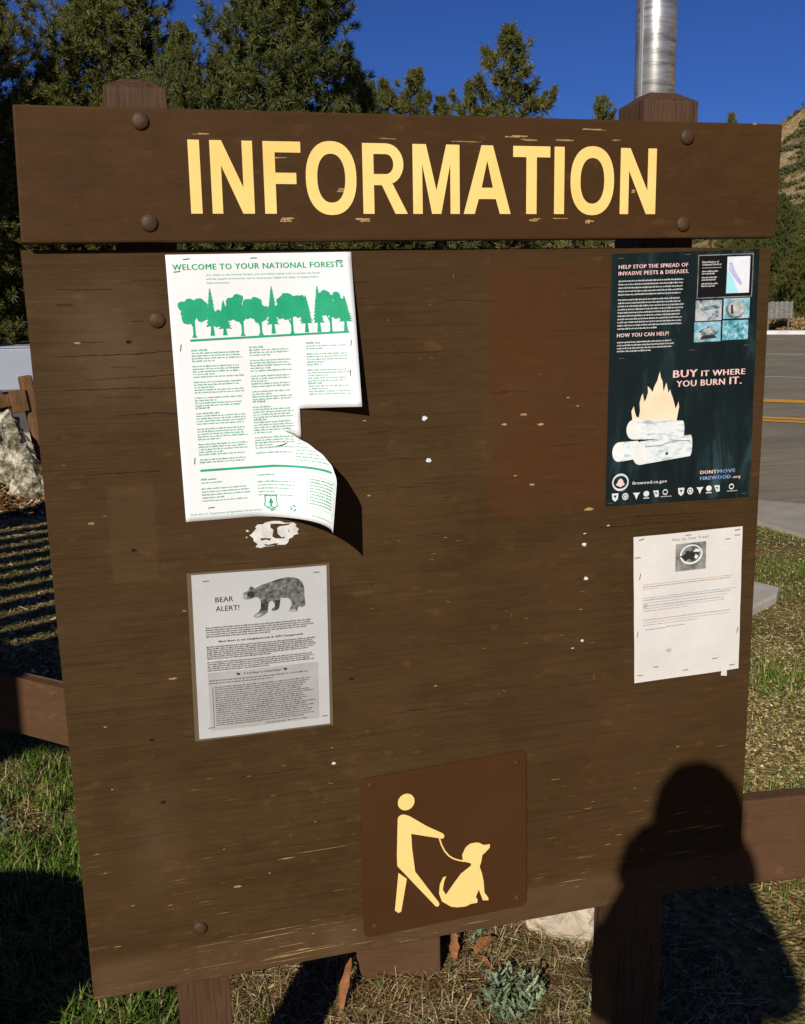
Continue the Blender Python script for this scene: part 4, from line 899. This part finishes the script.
Ink().rect(.575, -.182, .955, -.018).make('map_box', noisy('poster_black_ink', (.004, .004, .005, 1), (.008, .008, .009, 1), 9, .5), FP, ff, .0004)
Ink().poly([(.572, -.184), (.958, -.184), (.958, -.016), (.572, -.016)], [[(.577, -.181), (.953, -.181), (.953, -.019), (.577, -.019)]]).make('map_frame', M_PHG, FP, ff, .0005)
Ink().rect(.775, -.168, .935, -.026).make('map', noisy('map_white_ink', (.75, .75, .82, 1), (.85, .86, .92, 1), 60, .6), FP, ff, .0006)
Ink().poly([(.775, -.075), (.80, -.095), (.83, -.125), (.86, -.168), (.775, -.168)]).make('map_sea', M_CYAN, FP, ff, .0009)
Ink().poly([(.785, -.05), (.81, -.048), (.83, -.08), (.87, -.115), (.885, -.135), (.87, -.135), (.83, -.11), (.80, -.09), (.785, -.072)]).make('map_range', M_LAV, FP, ff, .0010)
for (a, b, c, d, m) in ((.567, .192, .750, .272, M_PH1), (.762, .188, .945, .268, M_PH2), (.563, .277, .748, .355, M_PH2), (.760, .275, .940, .352, M_PH4)): Ink().rect(a, -d, c, -b).make('picture', m, FP, ff, .0006)
ink = Ink().poly([(.60, -.223), (.65, -.214), (.70, -.212), (.735, -.218), (.73, -.228), (.69, -.226), (.65, -.230), (.61, -.234)]).poly(blotch(.655, -.322, .06, .022, 4)); ink.ell(.845, -.232, .068, .036, 24); ink.make('beetle_and_larva', M_PH3, FP, ff, .0009)
M_COIN = photo_ink('coin_print_ink', (.25, .26, .25, 1), (.45, .46, .44, 1), (.62, .62, .6, 1), 60); Ink().ell(.852, -.228, .058, .031, 24).make('coin', M_COIN, FP, ff, .0012); Ink().poly(blotch(.665, -.312, .035, .013, 6)).make('larva', M_COIN, FP, ff, .0012); Ink().poly(blotch(.60, -.335, .025, .012, 8)).make('finger_print', M_COIN, FP, ff, .0012)
Ink().poly([(.81, -.212), (.825, -.215), (.832, -.248), (.815, -.250)]).poly([(.60, -.345), (.72, -.34), (.70, -.328), (.62, -.33)]).make('beetle_on_coin', M_BLACK, FP, ff, .0015)
fl = [(.165, .672), (.160, .640), (.155, .618), (.170, .598), (.178, .622), (.188, .640), (.205, .645), (.212, .620), (.208, .585), (.218, .560), (.228, .548), (.232, .565), (.240, .582), (.25, .572), (.262, .545), (.258, .520), (.275, .530), (.292, .545), (.305, .520), (.322, .500), (.33, .478), (.337, .465), (.345, .488), (.358, .505), (.362, .528), (.368, .545), (.378, .520), (.385, .510), (.392, .530), (.402, .552), (.412, .538), (.420, .555), (.432, .572), (.445, .598), (.455, .618), (.468, .598), (.472, .588), (.478, .610), (.470, .640), (.462, .672)]
Ink().poly([(x, -z) for x, z in fl]).make('flames', M_FLAME, FP, ff, .0006)
def logp(x0, y0, x1, y1, r, rend): 
    a = math.atan2(y1 - y0, x1 - x0); n = 12; pts = [(x0, y0 - r)] + [(x1 + r * .32 * math.sin(t), y1 - r * .92 * math.cos(t)) for t in [math.pi * k / n for k in range(n + 1)]] + [(x0, y0 + r)]
    return [(x, -y) for x, y in pts]
for x0, y0, x1, y1, r in ((.075, .780, .20, .775, .040), (.165, .692, .505, .704, .040), (.215, .790, .560, .770, .048)):
    Ink().poly(logp(x0, y0, x1, y1, r, 0)).make('log_picture', M_LOG, FP, ff, .0008 + r * .01 + (.0002 if x0 > .2 else 0)); Ink().ell(x0, -y0, .042 if r < .045 else .048, r * .98, 24).make('log_end', M_LOGEND, FP, ff, .0015)
Ink().line([(.25, -.765), (.36, -.762), (.44, -.748), (.56, -.750)], .0022).ell(.40, -.798, .010, .006, 10).make('log_cracks', M_BLACK, FP, ff, .0018)
ink = Ink().ring(.095, -.905, .055, .036, .009); ink.poly([(.065, -.915), (.095, -.888), (.125, -.915), (.095, -.925)])
for i, u in enumerate((.062, .130, .205, .272, .338, .402, .512, .575, .642, .705, .762, .865)):
    v = -.966 + .010 * 0 + (i * .0008)
    k = i % 6
    if k == 0: ink.poly([(u - .022, v + .016), (u + .022, v + .016), (u + .018, v - .008), (u, v - .018), (u - .018, v - .008)], [[(u - .010, v + .008), (u + .010, v + .008), (u, v - .006)]])
    elif k == 1: ink.ring(u, v, .021, .0145, .006); ink.ell(u, v, .010, .006, 12)
    elif k == 2: ink.poly([(u - .025, v + .012), (u + .025, v + .012), (u + .012, v + .002), (u, v - .017), (u - .012, v + .002)])
    elif k == 3: ink.ell(u, v + .004, .020, .012, 14); ink.rect(u - .020, v - .016, u + .020, v - .012)
    elif k == 4: ink.poly([(u - .020, v + .014), (u + .018, v + .014), (u + .020, v - .012), (u - .004, v - .014)], [[(u - .010, v + .008), (u + .008, v + .006), (u + .004, v - .004)]])
    else: ink.ring(u, v + .004, .018, .012, .005); ink.words(u - .03, u + .045, v - .016, .004, 0, i)
ink.make('agency_logos', M_WHT, FP, ff, .0006)
Ink().ell(.095, -.903, .018, .012, 14).make('logo_emblem', M_PINK, FP, ff, .0010)
for u, v, a in ((.06, .018, 0), (.94, .012, 0), (.08, .405, 0), (.55, .385, 0), (.93, .376, 0), (.955, .985, 0), (.03, .99, 0), (.5, .012, .0)): x, y, z = fm(u, v); staple(FP, x, z, a, y - .0006, .010)

# ================================================================== TRASH NOTICE
TP = thing('trash_notice', 'worn white notice headed Pick Up Your Trash! with many staples', 'notice', (1.08, -.001, .86))
tm = paper_map((.9688, 1.1334), (1.1887, 1.1368), (1.1946, .8637), (.9787, .8597), -.0014); tf = flip(tm)
sheet('sheet', tm, M_PAPER_OLD, TP, 16)
ink = Ink().text('Pick Up Your Trash!', .515, -.052, .018, .34, .004, 'C'); ink.make('heading', M_GREYT, TP, tf, .0005)
Ink().rect(.375, -.262, .660, -.075).make('picture', M_PHG, TP, tf, .0005)
Ink().ell(.52, -.155, .105, .068, 24).make('bucket_rim', M_LOGEND, TP, tf, .0008); Ink().ell(.52, -.152, .090, .056, 24).make('bucket_inside', M_PHG, TP, tf, .0011)
Ink().poly(blotch(.50, -.160, .062, .036, 5)).poly(blotch(.56, -.148, .03, .018, 7)).make('litter_print', M_BLACK, TP, tf, .0014)
Ink().poly(blotch(.565, -.172, .018, .014, 9)).poly(blotch(.57, -.13, .03, .012, 11)).make('litter_highlight', M_LOGEND, TP, tf, .0016)
for nm, m, rows in (('small_print', M_GREYT, ((.08, .92, -.345, 0, 1), (.08, .90, -.435, 0, 2), (.08, .84, -.475, 0, 4), (.10, .30, -.640, 0, 5), (.30, .48, -.635, 0, 6), (.08, .92, -.572, 0, 7))), ('red_print', M_REDINK, ((.08, .93, -.330, 0, 8), (.08, .88, -.455, 0, 9), (.08, .9, -.590, 0, 10), (.08, .22, -.36, 0, 11), (.08, .5, -.51, 0, 12))), ('blue_print', M_BLUEINK, ((.08, .86, -.492, 0, 13), (.08, .60, -.608, 0, 14), (.08, .95, -.42, 0, 15)))):
    for a, b, y, _, sd in rows: Ink().words(a, b, y, .0065, .02, sd).make(nm, m, TP, tf, .0005)
q = random.Random(3)
for u, v, a in ((.07, .02, .2), (.49, .02, 0), (.95, .02, .1), (.95, .055, 0), (.86, .075, 0), (.035, .14, 0), (.055, .27, 1.4), (.03, .66, 1.4), (.975, .72, 1.4), (.05, .95, 0), (.20, .905, 0), (.48, .955, 0), (.76, .90, .1), (.93, .965, 0)): x, y, z = tm(u, v); staple(TP, x, z, a, y - .0006, .011, M_RUST if q.random() < .6 else M_STAPLE)
Ink().poly([(.82, -1.03), (.88, -1.04), (.88, -.97), (.83, -.98)]).make('torn_tab', M_PAPER_OLD, TP, tf, .0006)
Ink().poly(blotch(.10, -.47, .02, .014, 21)).poly(blotch(.32, -.80, .025, .014, 22)).make('smudges', noisy('grey_smudge', (.42, .40, .38, 1), (.55, .53, .5, 1), 60, .9), TP, tf, .0006)

# ================================================================== GROUND COVER
def in_any(x, y):   # keep blades out of posts
    return (.09 < x < .235 and 0 < y < .11) or (abs(x - .672) < .12 and abs(y - .575) < .12)
def blades(n, xr, yr, h, w, dens=None, seed=1, lean=.5):
    rg = np.random.default_rng(seed); V = []; F = []; cnt = 0
    xs = rg.uniform(xr[0], xr[1], n); ys = rg.uniform(yr[0], yr[1], n); us = rg.uniform(0, 1, (n, 5))
    for x, y, u in zip(xs, ys, us):
        if in_any(x, y): continue
        if road_n(x, y) > 6.35: continue
        k = dens(x, y) if dens else 1
        if u[0] > k: continue
        hh = h * (.35 + .9 * u[1]) * (.6 + .5 * k); a = u[2] * 6.283; le = lean * (.3 + u[3]) * hh; wd = w * (.6 + .8 * u[4]); z = ground_z(x, y) - .003
        dx, dy = math.cos(a), math.sin(a); sx, sy = -dy * wd, dx * wd; b = len(V)
        V += [(x - sx, y - sy, z), (x + sx, y + sy, z), (x + dx * le * .35 + sx * .75, y + dy * le * .35 + sy * .75, z + hh * .6), (x + dx * le * .35 - sx * .75, y + dy * le * .35 - sy * .75, z + hh * .6), (x + dx * le, y + dy * le, z + hh * (1.0 - .25 * u[3]))]
        F += [(b, b + 1, b + 2, b + 3), (b + 3, b + 2, b + 4)]
    return V, F
def merge(*vf):
    V, F = [], []
    for v, f in vf: n = len(V); V += v; F += [tuple(i + n for i in t_) for t_ in f]
    return V, F
M_GRASS = island('grass_blades', [(0, (.03, .075, .005, 1)), (.5, (.075, .15, .010, 1)), (.8, (.13, .20, .018, 1)), (.86, (.22, .18, .06, 1)), (1, (.42, .33, .15, 1))], .6)
M_DRYG = island('dry_grass_blades', [(0, (.07, .085, .015, 1)), (.35, (.15, .15, .04, 1)), (.6, (.28, .23, .10, 1)), (1, (.50, .40, .22, 1))], .8)
d1 = lambda x, y: min(1, max(.03, .5 + 1.1 * fbm(x, y, 2.2, 4)))
d2 = lambda x, y: min(1, max(.0, .22 + 1.3 * fbm(x, y, 1.3, 7)))
v, f = merge(blades(34000, (-.70, .12), (.30, 2.5), .066, .0021, lambda x, y: min(1, max(.04, .55 + 1.5 * fbm(x, y, 4.5, 4))), 1, 1.0), blades(5000, (.0, .35), (.2, .8), .05, .0018, d1, 31), blades(9000, (.0, 1.25), (.12, .9), .035, .0013, d2, 2), blades(24000, (-1.4, .4), (2.7, 7.0), .022, .0028, lambda x, y: .25 + .8 * d2(x, y), 3),
              blades(7000, (1.5, 2.9), (.1, 1.6), .045, .0016, d1, 5), blades(110000, (1.5, 5.2), (.9, 5.2), .020, .0026, lambda x, y: min(1, max(.05, .25 * (y > 1.7) + .25 + 1.5 * fbm(x, y, 1.6, 7))), 6, 1.3), blades(2600, (2.35, 2.95), (1.55, 2.25), .050, .0024, lambda x, y: max(0, 1 - math.hypot((x - 2.62) / .3, (y - 1.9) / .3)), 9))
tag(mesh_obj('grass', v, f, M_GRASS), kind='stuff')
v, f = merge(blades(3500, (-.75, .35), (.30, 2.7), .045, .0013, None, 11, 1.2), blades(7000, (.0, 1.35), (.12, .95), .040, .0010, None, 12, 1.6), blades(9000, (-1.4, .4), (2.7, 8.0), .020, .0022, None, 13, 1.2),
              blades(16000, (1.5, 5.2), (.2, 5.2), .022, .0022, None, 15, 1.6))
tag(mesh_obj('dry_grass', v, f, M_DRYG), kind='stuff')
# litter: needles, twigs, small chips lying flat
def litter(n, xr, yr, L0, W0, seed, zz=.006, steep=.25):
    rg = np.random.default_rng(seed); V = []; F = []
    for x, y, u in zip(rg.uniform(*xr, n), rg.uniform(*yr, n), rg.uniform(0, 1, (n, 5))):
        if in_any(x, y) or road_n(x, y) > 6.4: continue
        a = u[0] * 6.283; Lh = L0 * (.3 + u[1]) / 2; W = W0 * (.5 + u[2]) / 2; z = ground_z(x, y) + zz * (.4 + u[3]); dx, dy = math.cos(a), math.sin(a); t_ = (u[4] - .5) * steep * Lh; b = len(V)
        V += [(x - dx * Lh - dy * W, y - dy * Lh + dx * W, z - t_), (x - dx * Lh + dy * W, y - dy * Lh - dx * W, z - t_), (x + dx * Lh + dy * W, y + dy * Lh - dx * W, z + t_), (x + dx * Lh * 1.1, y + dy * Lh * 1.1, z + t_ + W), (x + dx * Lh - dy * W, y + dy * Lh + dx * W, z + t_ + W * .5)]
        F.append((b, b + 1, b + 2, b + 3, b + 4))
    return V, F
M_LIT = island('needle_litter', [(0, (.05, .02, .008, 1)), (.3, (.14, .06, .022, 1)), (.6, (.26, .15, .06, 1)), (.85, (.42, .30, .15, 1)), (1, (.6, .5, .34, 1))], .85)
M_CHIPS = island('pale_chips', [(0, (.13, .095, .03, 1)), (.5, (.30, .225, .08, 1)), (.9, (.48, .38, .17, 1)), (1, (.70, .62, .44, 1))], .9)
v, f = merge(litter(14000, (-.1, 1.4), (.1, .95), .055, .0022, 1, .010, .5), litter(5000, (-.8, .3), (.3, 2.8), .05, .0025, 2, .008), litter(7000, (-1.6, .4), (2.8, 8.6), .07, .006, 3, .008), litter(9000, (1.5, 5.3), (.1, 5.3), .05, .004, 4, .006),
              litter(9000, (-2.0, .2), (6.6, 8.4), .07, .02, 5, .02, 1.2))
tag(mesh_obj('needle_litter', v, f, M_LIT), kind='stuff')
v, f = merge(litter(22000, (1.5, 5.2), (.2, 5.2), .014, .007, 21, .005, .8), litter(14000, (1.55, 3.0), (.9, 2.4), .012, .007, 22, .005, .8), litter(3500, (-.8, 1.4), (.1, 2.8), .010, .006, 23, .005, .8), litter(2500, (-1.6, .3), (2.8, 8.2), .028, .020, 24, .006, .8))
tag(mesh_obj('wood_chips', v, f, M_CHIPS), kind='stuff')

# sage / artemisia plants with lobed grey-green leaves
M_SAGE = island('sage_leaves', [(0, (.10, .15, .075, 1)), (.5, (.20, .26, .14, 1)), (1, (.34, .40, .24, 1))], .7)
def sage(x, y, r_, h, nst, seed, label):
    rg = np.random.default_rng(seed); V = []; F = []
    def leaf(p, d, Ls):
        d = d / np.linalg.norm(d); s = np.cross(d, [0, 0, 1]); s /= (np.linalg.norm(s) + 1e-6); b = len(V); w_ = Ls * .12
        prof = [(0, .4), (.25, 1.0), (.35, .5), (.5, 1.3), (.6, .6), (.78, 1.2), (.86, .55), (1.0, .12)]
        for t_, k in prof:
            c = p + d * Ls * t_ + np.array([0, 0, -.18 * Ls * t_ * t_]); V.append(tuple(c - s * w_ * k)); V.append(tuple(c + s * w_ * k))
        for i in range(len(prof) - 1): F.append((b + 2 * i, b + 2 * i + 1, b + 2 * i + 3, b + 2 * i + 2))
    for k in range(nst):
        a = rg.uniform(0, 6.283); rr3 = r_ * math.sqrt(rg.uniform(0, 1)); p0 = np.array([x + rr3 * math.cos(a) * .6, y + rr3 * math.sin(a) * .6, ground_z(x, y)])
        tip = np.array([x + rr3 * math.cos(a), y + rr3 * math.sin(a), ground_z(x, y) + h * (1 - .6 * (rr3 / r_) ** 2) * rg.uniform(.7, 1.1)])
        for j in range(9):
            f_ = j / 8; p = p0 + (tip - p0) * (.25 + .75 * f_); an = rg.uniform(0, 6.283); d = np.array([math.cos(an), math.sin(an), .35 + .9 * f_]); leaf(p, d, r_ * rg.uniform(.22, .36))
    o = mesh_obj('sage_plant', V, F, M_SAGE); tag(o, label, 'plant', 'grey-green sage plants around the board')
sage(.868, .30, .085, .075, 34, 1, 'largest grey-green sage plant in the foreground below the dog sign')
sage(.86, .58, .060, .060, 14, 2, 'small sage plant between the corner post and the white rock')
sage(1.02, .62, .050, .07, 10, 3, 'small sage plant growing at the left tip of the white rock')
sage(.045, .60, .075, .05, 16, 4, 'sage plant under the lower left corner of the board')
sage(-.32, 1.50, .09, .05, 14, 5, 'pale sage plant in the grass at the left edge')
sage(1.78, .62, .07, .06, 18, 6, 'sage plant right of the photographer shadow below the rail')
sage(1.06, .24, .05, .04, 10, 7, 'low sage sprig at the left rim of the photographer shadow')

# dried leaves
M_LEAF = noisy('dry_brown_leaf', (.17, .06, .018, 1), (.36, .15, .05, 1), 40, .7, .5, 120, .002)
def leafy(x, y, z, L_, W_, rot, tilt, lb):
    V = []; F = []; n = 6; mm = Matrix.Translation((x, y, z)) @ Matrix.Rotation(rot, 4, 'Z') @ Matrix.Rotation(tilt, 4, 'Y')
    for i in range(n + 1):
        u = i / n; wd = W_ * math.sin(math.pi * min(.97, u * .95 + .03)) ** .8
        for s in (-1, 0, 1): V.append(tuple(mm @ Vector((L_ * u, s * wd / 2 * (1 + .2 * math.sin(u * 17)), .18 * wd * abs(s) + .1 * L_ * math.sin(u * 3)))))
    for i in range(n):
        for s in (0, 1): F.append((3 * i + s, 3 * i + s + 1, 3 * i + s + 4, 3 * i + s + 3))
    o = mesh_obj('dry_leaf', V, F, M_LEAF, None, True); tag(o, lb, 'leaf', 'dry leaves on the ground under the board')
leafy(.845, .50, .010, .07, .035, .3, -.25, 'curled orange leaf on the litter right of the corner post')
leafy(.795, .50, .000, .075, .022, 1.3, -1.30, 'brown leaf standing upright against the corner post')
leafy(.865, .44, .008, .055, .025, 2.2, -.15, 'small brown leaf beside the curled orange leaf')
leafy(.490, .385, .000, .13, .020, 1.1, -.6, 'long brown bark strip left of the corner post')

# ================================================================== THINGS OUTSIDE THE PICTURE THAT CAST THE SHADOWS IN IT
# unseen slatted frame at the left, added and shaped to cast the striped shade
a61 = R_(61); um = Vector((math.sin(a61), math.cos(a61), 0)); un = Vector((-math.cos(a61), math.sin(a61), 0))
SHT = thing('slat_shadow_caster', 'unseen slatted wooden frame added to cast striped shade left of the board', 'shadow caster', (-5.2, 0, 0))
def sbox(nm, m0, m1, n0, n1, z0, z1, mat):
    P = Matrix(((um.x, un.x, 0, 0), (um.y, un.y, 0, 0), (0, 0, 1, 0), (0, 0, 0, 1))); return bm_obj(nm, box_bm(m0, m1, n0, n1, z0, z1, mat=P), mat, SHT)
k_ = 2.4 / math.tan(SUN_EL); sh_ = Vector((LIGHT.x, LIGHT.y, 0)).normalized() * k_; dm, dn = sh_.dot(um), sh_.dot(un)
m0, m1 = -1.5 - dm, 1.75 - dm
sbox('shade_deck', m0, m1, 1.95 - dn, 2.87 - dn, 2.38, 2.43, M_RAIL)
for k in range(12): sbox('shade_slat', m0, 3.45 - dm, 2.87 + .253 * k + .12 - dn, 2.87 + .253 * k + (.262 if k < 11 else .55) - dn, 2.38, 2.42, M_RAIL)
aw = [Vector((CAM.x, CAM.y, 0)) + rx_ * a + fx_ * b for fx_, rx_ in ((Vector((.530, .848, 0)), Vector((.848, -.530, 0))),) for a, b in ((-1.84, 2.92 - k_), (-1.84, 3.9 - k_), (-3.6, 3.9 - k_), (-3.6, 2.92 - k_))]
bm = bmesh.new(); fc = bm.faces.new([bm.verts.new((p.x, p.y, 2.435)) for p in aw]); r = bmesh.ops.extrude_face_region(bm, geom=[fc]); bmesh.ops.translate(bm, vec=(0, 0, .02), verts=[v for v in r['geom'] if isinstance(v, bmesh.types.BMVert)])
bm_obj('shade_slab', bm, M_RAIL, SHT)  # extra slab added to shade the rail's left end and the ground there
for q_ in (-1.4, .20):
    sbox('beam', q_ - dm, q_ + .09 - dm, 1.85 - dn, 6.2 - dn, 2.22, 2.379, M_RAIL)
    for n_ in (1.9, 6.0): sbox('post', q_ - dm, q_ + .12 - dm, n_ - dn, n_ + .12 - dn, -.1, 2.219, M_RAIL)
# unseen barrel shape left of the camera, added for the rounded ground shadow
fx = Vector((.530, .848, 0)); rx = Vector((.848, -.530, 0)); bc = Vector((CAM.x, CAM.y, 0)) + rx * -1.66 + fx * 0.02
TB = thing('barrel_shadow_caster', 'unseen brown barrel shape added to cast the rounded shadow at the lower left', 'barrel', (bc.x, bc.y, 0))
bm = cyl_bm((bc.x, bc.y, 0), (bc.x, bc.y, .95), .35, .35, 40); bm_obj('drum', bm, M_PLATE, TB, False, bevel=.015)
for z in (.28, .58, .86): bm_obj('hoop', cyl_bm((bc.x, bc.y, z), (bc.x, bc.y, z + .03), 0.362, 0.362, 40), M_BOLT, TB)
bm = bmesh.new(); bmesh.ops.create_uvsphere(bm, u_segments=32, v_segments=12, radius=1)
for v in bm.verts: v.co = Vector((bc.x + v.co.x * .35, bc.y + v.co.y * .35, 0.95 + max(v.co.z, 0) * .10))
bm_obj('lid', bm, M_PLATE, TB, True)

# photographer: a standing person holding a phone up in both hands
def skin(name, chain, mat, parent, sub=2):
    """chain: list of (point, radius, parent index)"""
    me = bpy.data.meshes.new(name); off = parent_loc(parent)
    me.from_pydata([tuple(Vector(p) - off) for p, r_, k in chain], [(k, i) for i, (p, r_, k) in enumerate(chain) if k is not None], [])
    o = bpy.data.objects.new(name, me); COL.objects.link(o); o.parent = parent; md = o.modifiers.new('skin', 'SKIN'); md.use_smooth_shade = True
    sv = me.skin_vertices[0].data
    for i, (p, r_, k) in enumerate(chain): sv[i].radius = (r_, r_) if not hasattr(r_, '__len__') else r_; sv[i].use_root = (i == 0)
    s = o.modifiers.new('sub', 'SUBSURF'); s.levels = sub; s.render_levels = sub
    dg = bpy.context.evaluated_depsgraph_get(); dg.update(); m2 = bpy.data.meshes.new_from_object(o.evaluated_get(dg)); o.modifiers.clear(); o.data = m2; m2.materials.clear(); m2.materials.append(mat)
    return o
PC = Vector((CAM.x, CAM.y, 0)) - fx * .36 + rx * .015
PER = thing('person', 'photographer in dark clothes standing behind the camera holding a phone up in both hands', 'person', (PC.x, PC.y, 0))
def PP(lat, f, z): v = PC + rx * lat + fx * f; return (v.x, v.y, z)
HZ, HL = .005, .002
M_SKIN = noisy('skin', (.42, .24, .16, 1), (.5, .3, .2, 1), 12, .5); M_SHIRT = noisy('dark_jacket_cloth', (.02, .025, .04, 1), (.04, .045, .06, 1), 40, .85); M_JEAN = noisy('denim', (.03, .05, .1, 1), (.06, .08, .14, 1), 80, .9); M_HAIR = noisy('brown_hair', (.02, .012, .006, 1), (.05, .03, .015, 1), 90, .6)
ch = [(PP(0, 0, .98), .15, None), (PP(0, -.01, 1.14), .135, 0), (PP(0, 0, 1.32), .155, 1), (PP(0, 0, 1.43), .11, 2), (PP(0, .01, 1.53), .06, 3), (PP(0, .02, 1.60), .062, 4)]
for s in (-1, 1):
    b = len(ch); sh2 = s
    ch += [(PP(.15 * s, 0, 1.405), .060, 3), (PP(.190 * s, .05, 1.27), .046, b), (PP(.14 * s, .20, 1.34), .038, b + 1), (PP((.075 + HL) * s, .29, 1.46 + HZ), .030, b + 2)]
    b2 = len(ch); ch += [(PP(.09 * s, 0, .90), .095, 0), (PP(.10 * s, .02, .50), .062, b2), (PP(.105 * s, -.01, .10), .042, b2 + 1), (PP(.11 * s, .12, .035), .035, b2 + 2)]
body = skin('body', ch, M_SKIN, PER)
jc = [(PP(0, 0, 1.0), .155, None), (PP(0, -.01, 1.14), .150, 0), (PP(0, 0, 1.33), .185, 1), (PP(0, 0, 1.43), .12, 2), (PP(0, .0, 1.49), .075, 3)]
for s in (-1, 1):
    b = len(jc); jc += [(PP(.15 * s, 0, 1.40), .075, 3), (PP(.190 * s, .05, 1.27), .066, b), (PP(.14 * s, .20, 1.34), .050, b + 1), (PP((.09 + HL) * s, .27, 1.43 + HZ), .044, b + 2)]
skin('jacket', jc, M_SHIRT, PER)
tc = [(PP(0, 0, .98), .160, None)]
for s in (-1, 1): b2 = len(tc); tc += [(PP(.09 * s, 0, .89), .105, 0), (PP(.10 * s, .02, .50), .075, b2), (PP(.105 * s, -.01, .12), .062, b2 + 1)]
skin('trousers', tc, M_JEAN, PER)
# head
bm = bmesh.new(); bmesh.ops.create_icosphere(bm, subdivisions=4, radius=1)
for v in bm.verts:
    d = v.co.copy(); x, f_, z = d.x * .076, d.y * .098, d.z * .118
    if d.z < 0: x *= 1 + .25 * d.z; f_ *= 1 + .12 * d.z
    front = max(0, d.y)
    f_ += .022 * math.exp(-((d.x / .16) ** 2 + ((d.z + .10) / .16) ** 2)) * (d.y > 0)          # nose
    f_ -= .010 * (math.exp(-(((abs(d.x) - .38) / .16) ** 2 + ((d.z - .08) / .12) ** 2))) * (d.y > 0)  # eye sockets
    f_ += .007 * math.exp(-((d.x / .32) ** 2 + ((d.z + .45) / .09) ** 2)) * (d.y > 0)           # lips
    f_ += .010 * math.exp(-((d.x / .35) ** 2 + ((d.z + .80) / .18) ** 2)) * (d.y > 0)           # chin
    p = PP(x, .025 + f_, 1.690 + z); v.co = Vector(p)
bm_obj('head', bm, M_SKIN, PER, True)
for s in (-1, 1):
    bm = bmesh.new(); bmesh.ops.create_icosphere(bm, subdivisions=3, radius=.0115)
    for v in bm.verts: v.co = v.co + Vector(PP(.029 * s, .104, 1.699))
    bm_obj('eye', bm, noisy('eye_white', (.6, .6, .58, 1), (.7, .7, .68, 1), 5, .2), PER, True)
    bm = bmesh.new(); bmesh.ops.create_icosphere(bm, subdivisions=3, radius=1)
    for v in bm.verts: v.co = Vector(PP((.078 + v.co.x * .008) * s, .02 + v.co.y * .018, 1.687 + v.co.z * .031))
    bm_obj('ear', bm, M_SKIN, PER, True)
bm = bmesh.new(); bmesh.ops.create_icosphere(bm, subdivisions=4, radius=1)
for v in bm.verts:
    d = v.co.copy(); k = 1 + .05 * noise.noise(d * 6); cut = max(0, d.y) * max(0, .35 - d.z)
    v.co = Vector(PP(d.x * .088 * k, -.002 + d.y * (.100 if d.y < 0 else .098 * (1 if d.z > .35 else max(.15, .35 + d.z))) * k, 1.708 + d.z * (.120 if d.z > 0 else .135) * k))
bm_obj('hair', bm, M_HAIR, PER, True)
bm = bmesh.new(); bmesh.ops.create_icosphere(bm, subdivisions=4, radius=1)      # thick shoulder-length hair
for v in bm.verts:
    d = v.co.copy(); k = 1 + .06 * noise.noise(d * 5)
    v.co = Vector(PP(-.012 + d.x * .134 * k * (1 - .10 * max(0, d.z)), -.045 + d.y * .075 * k, 1.622 + d.z * .120 * k))
bm_obj('hair', bm, M_HAIR, PER, True)
for s in (-1, 1):     # hands: palm and five fingers closing on the phone edges
    pm = [(PP((.075 + HL) * s, .29, 1.46 + HZ), (.030, .026), None), (PP((.064 + HL * .6) * s, .315, 1.485 + HZ), (.038, .016), 0), (PP(.060 * s, .325, 1.525 + HZ), (.038, .014), 1)]
    skin('hand', pm, M_SKIN, PER, 2)
    for k in range(4):
        z = 1.478 + HZ + .019 * k; ln = (.9, 1.0, .95, .78)[3 - k]
        fc_ = [(PP(.070 * s, .318, z), .0090, None), (PP(.058 * s, .338, z + .002), .0086, 0), (PP((.058 - .018 * ln) * s, .3445, z + .004), .0078, 1)] if False else [(PP(.070 * s, .312, z), .0090, None), (PP(.064 * s, .330, z + .002), .0086, 0), (PP(.050 * s, .337, z + .004), .0078, 1), (PP((.050 - .016 * ln) * s, .3375, z + .005), .0066, 2)]
        skin('finger', fc_, M_SKIN, PER, 1)
    skin('thumb', [(PP(.066 * s, .305, 1.485 + HZ), .0115, None), (PP(.050 * s, .300, 1.51 + HZ), .0100, 0), (PP(.034 * s, .305, 1.528 + HZ), .0082, 1)], M_SKIN, PER, 1)
for s in (-1, 1):
    bm = box_bm(-.05, .05, -.10, .17, 0, .09); 
    for v in bm.verts: v.co = Vector(PP(.11 * s + v.co.x * (1 if v.co.y < .1 else .8), v.co.y, v.co.z * (1 if v.co.y < 0 else .55)))
    bm_obj('shoe', bm, M_HAIR, PER, bevel=.02)
PHN = thing('phone', 'dark phone held upright in the hands of the photographer', 'phone', PP(0, .325, 1.50))
bm = bmesh.new(); mm = Matrix.Translation(PP(0, .325, 1.51)) @ Matrix.Rotation(-math.atan2(fx.x, fx.y), 4, 'Z')
box_bm(-.034, .034, -.0045, .0045, -.070, .070, bm, mm); bm_obj('case', bm, NT('phone_glass').set(.15, 0, .5).m, PHN, bevel=.003)
bm_obj('lens', cyl_bm(PP(0, .3296, 1.547), PP(0, .3312, 1.547), .006, seg=20), M_BLACK, PHN)
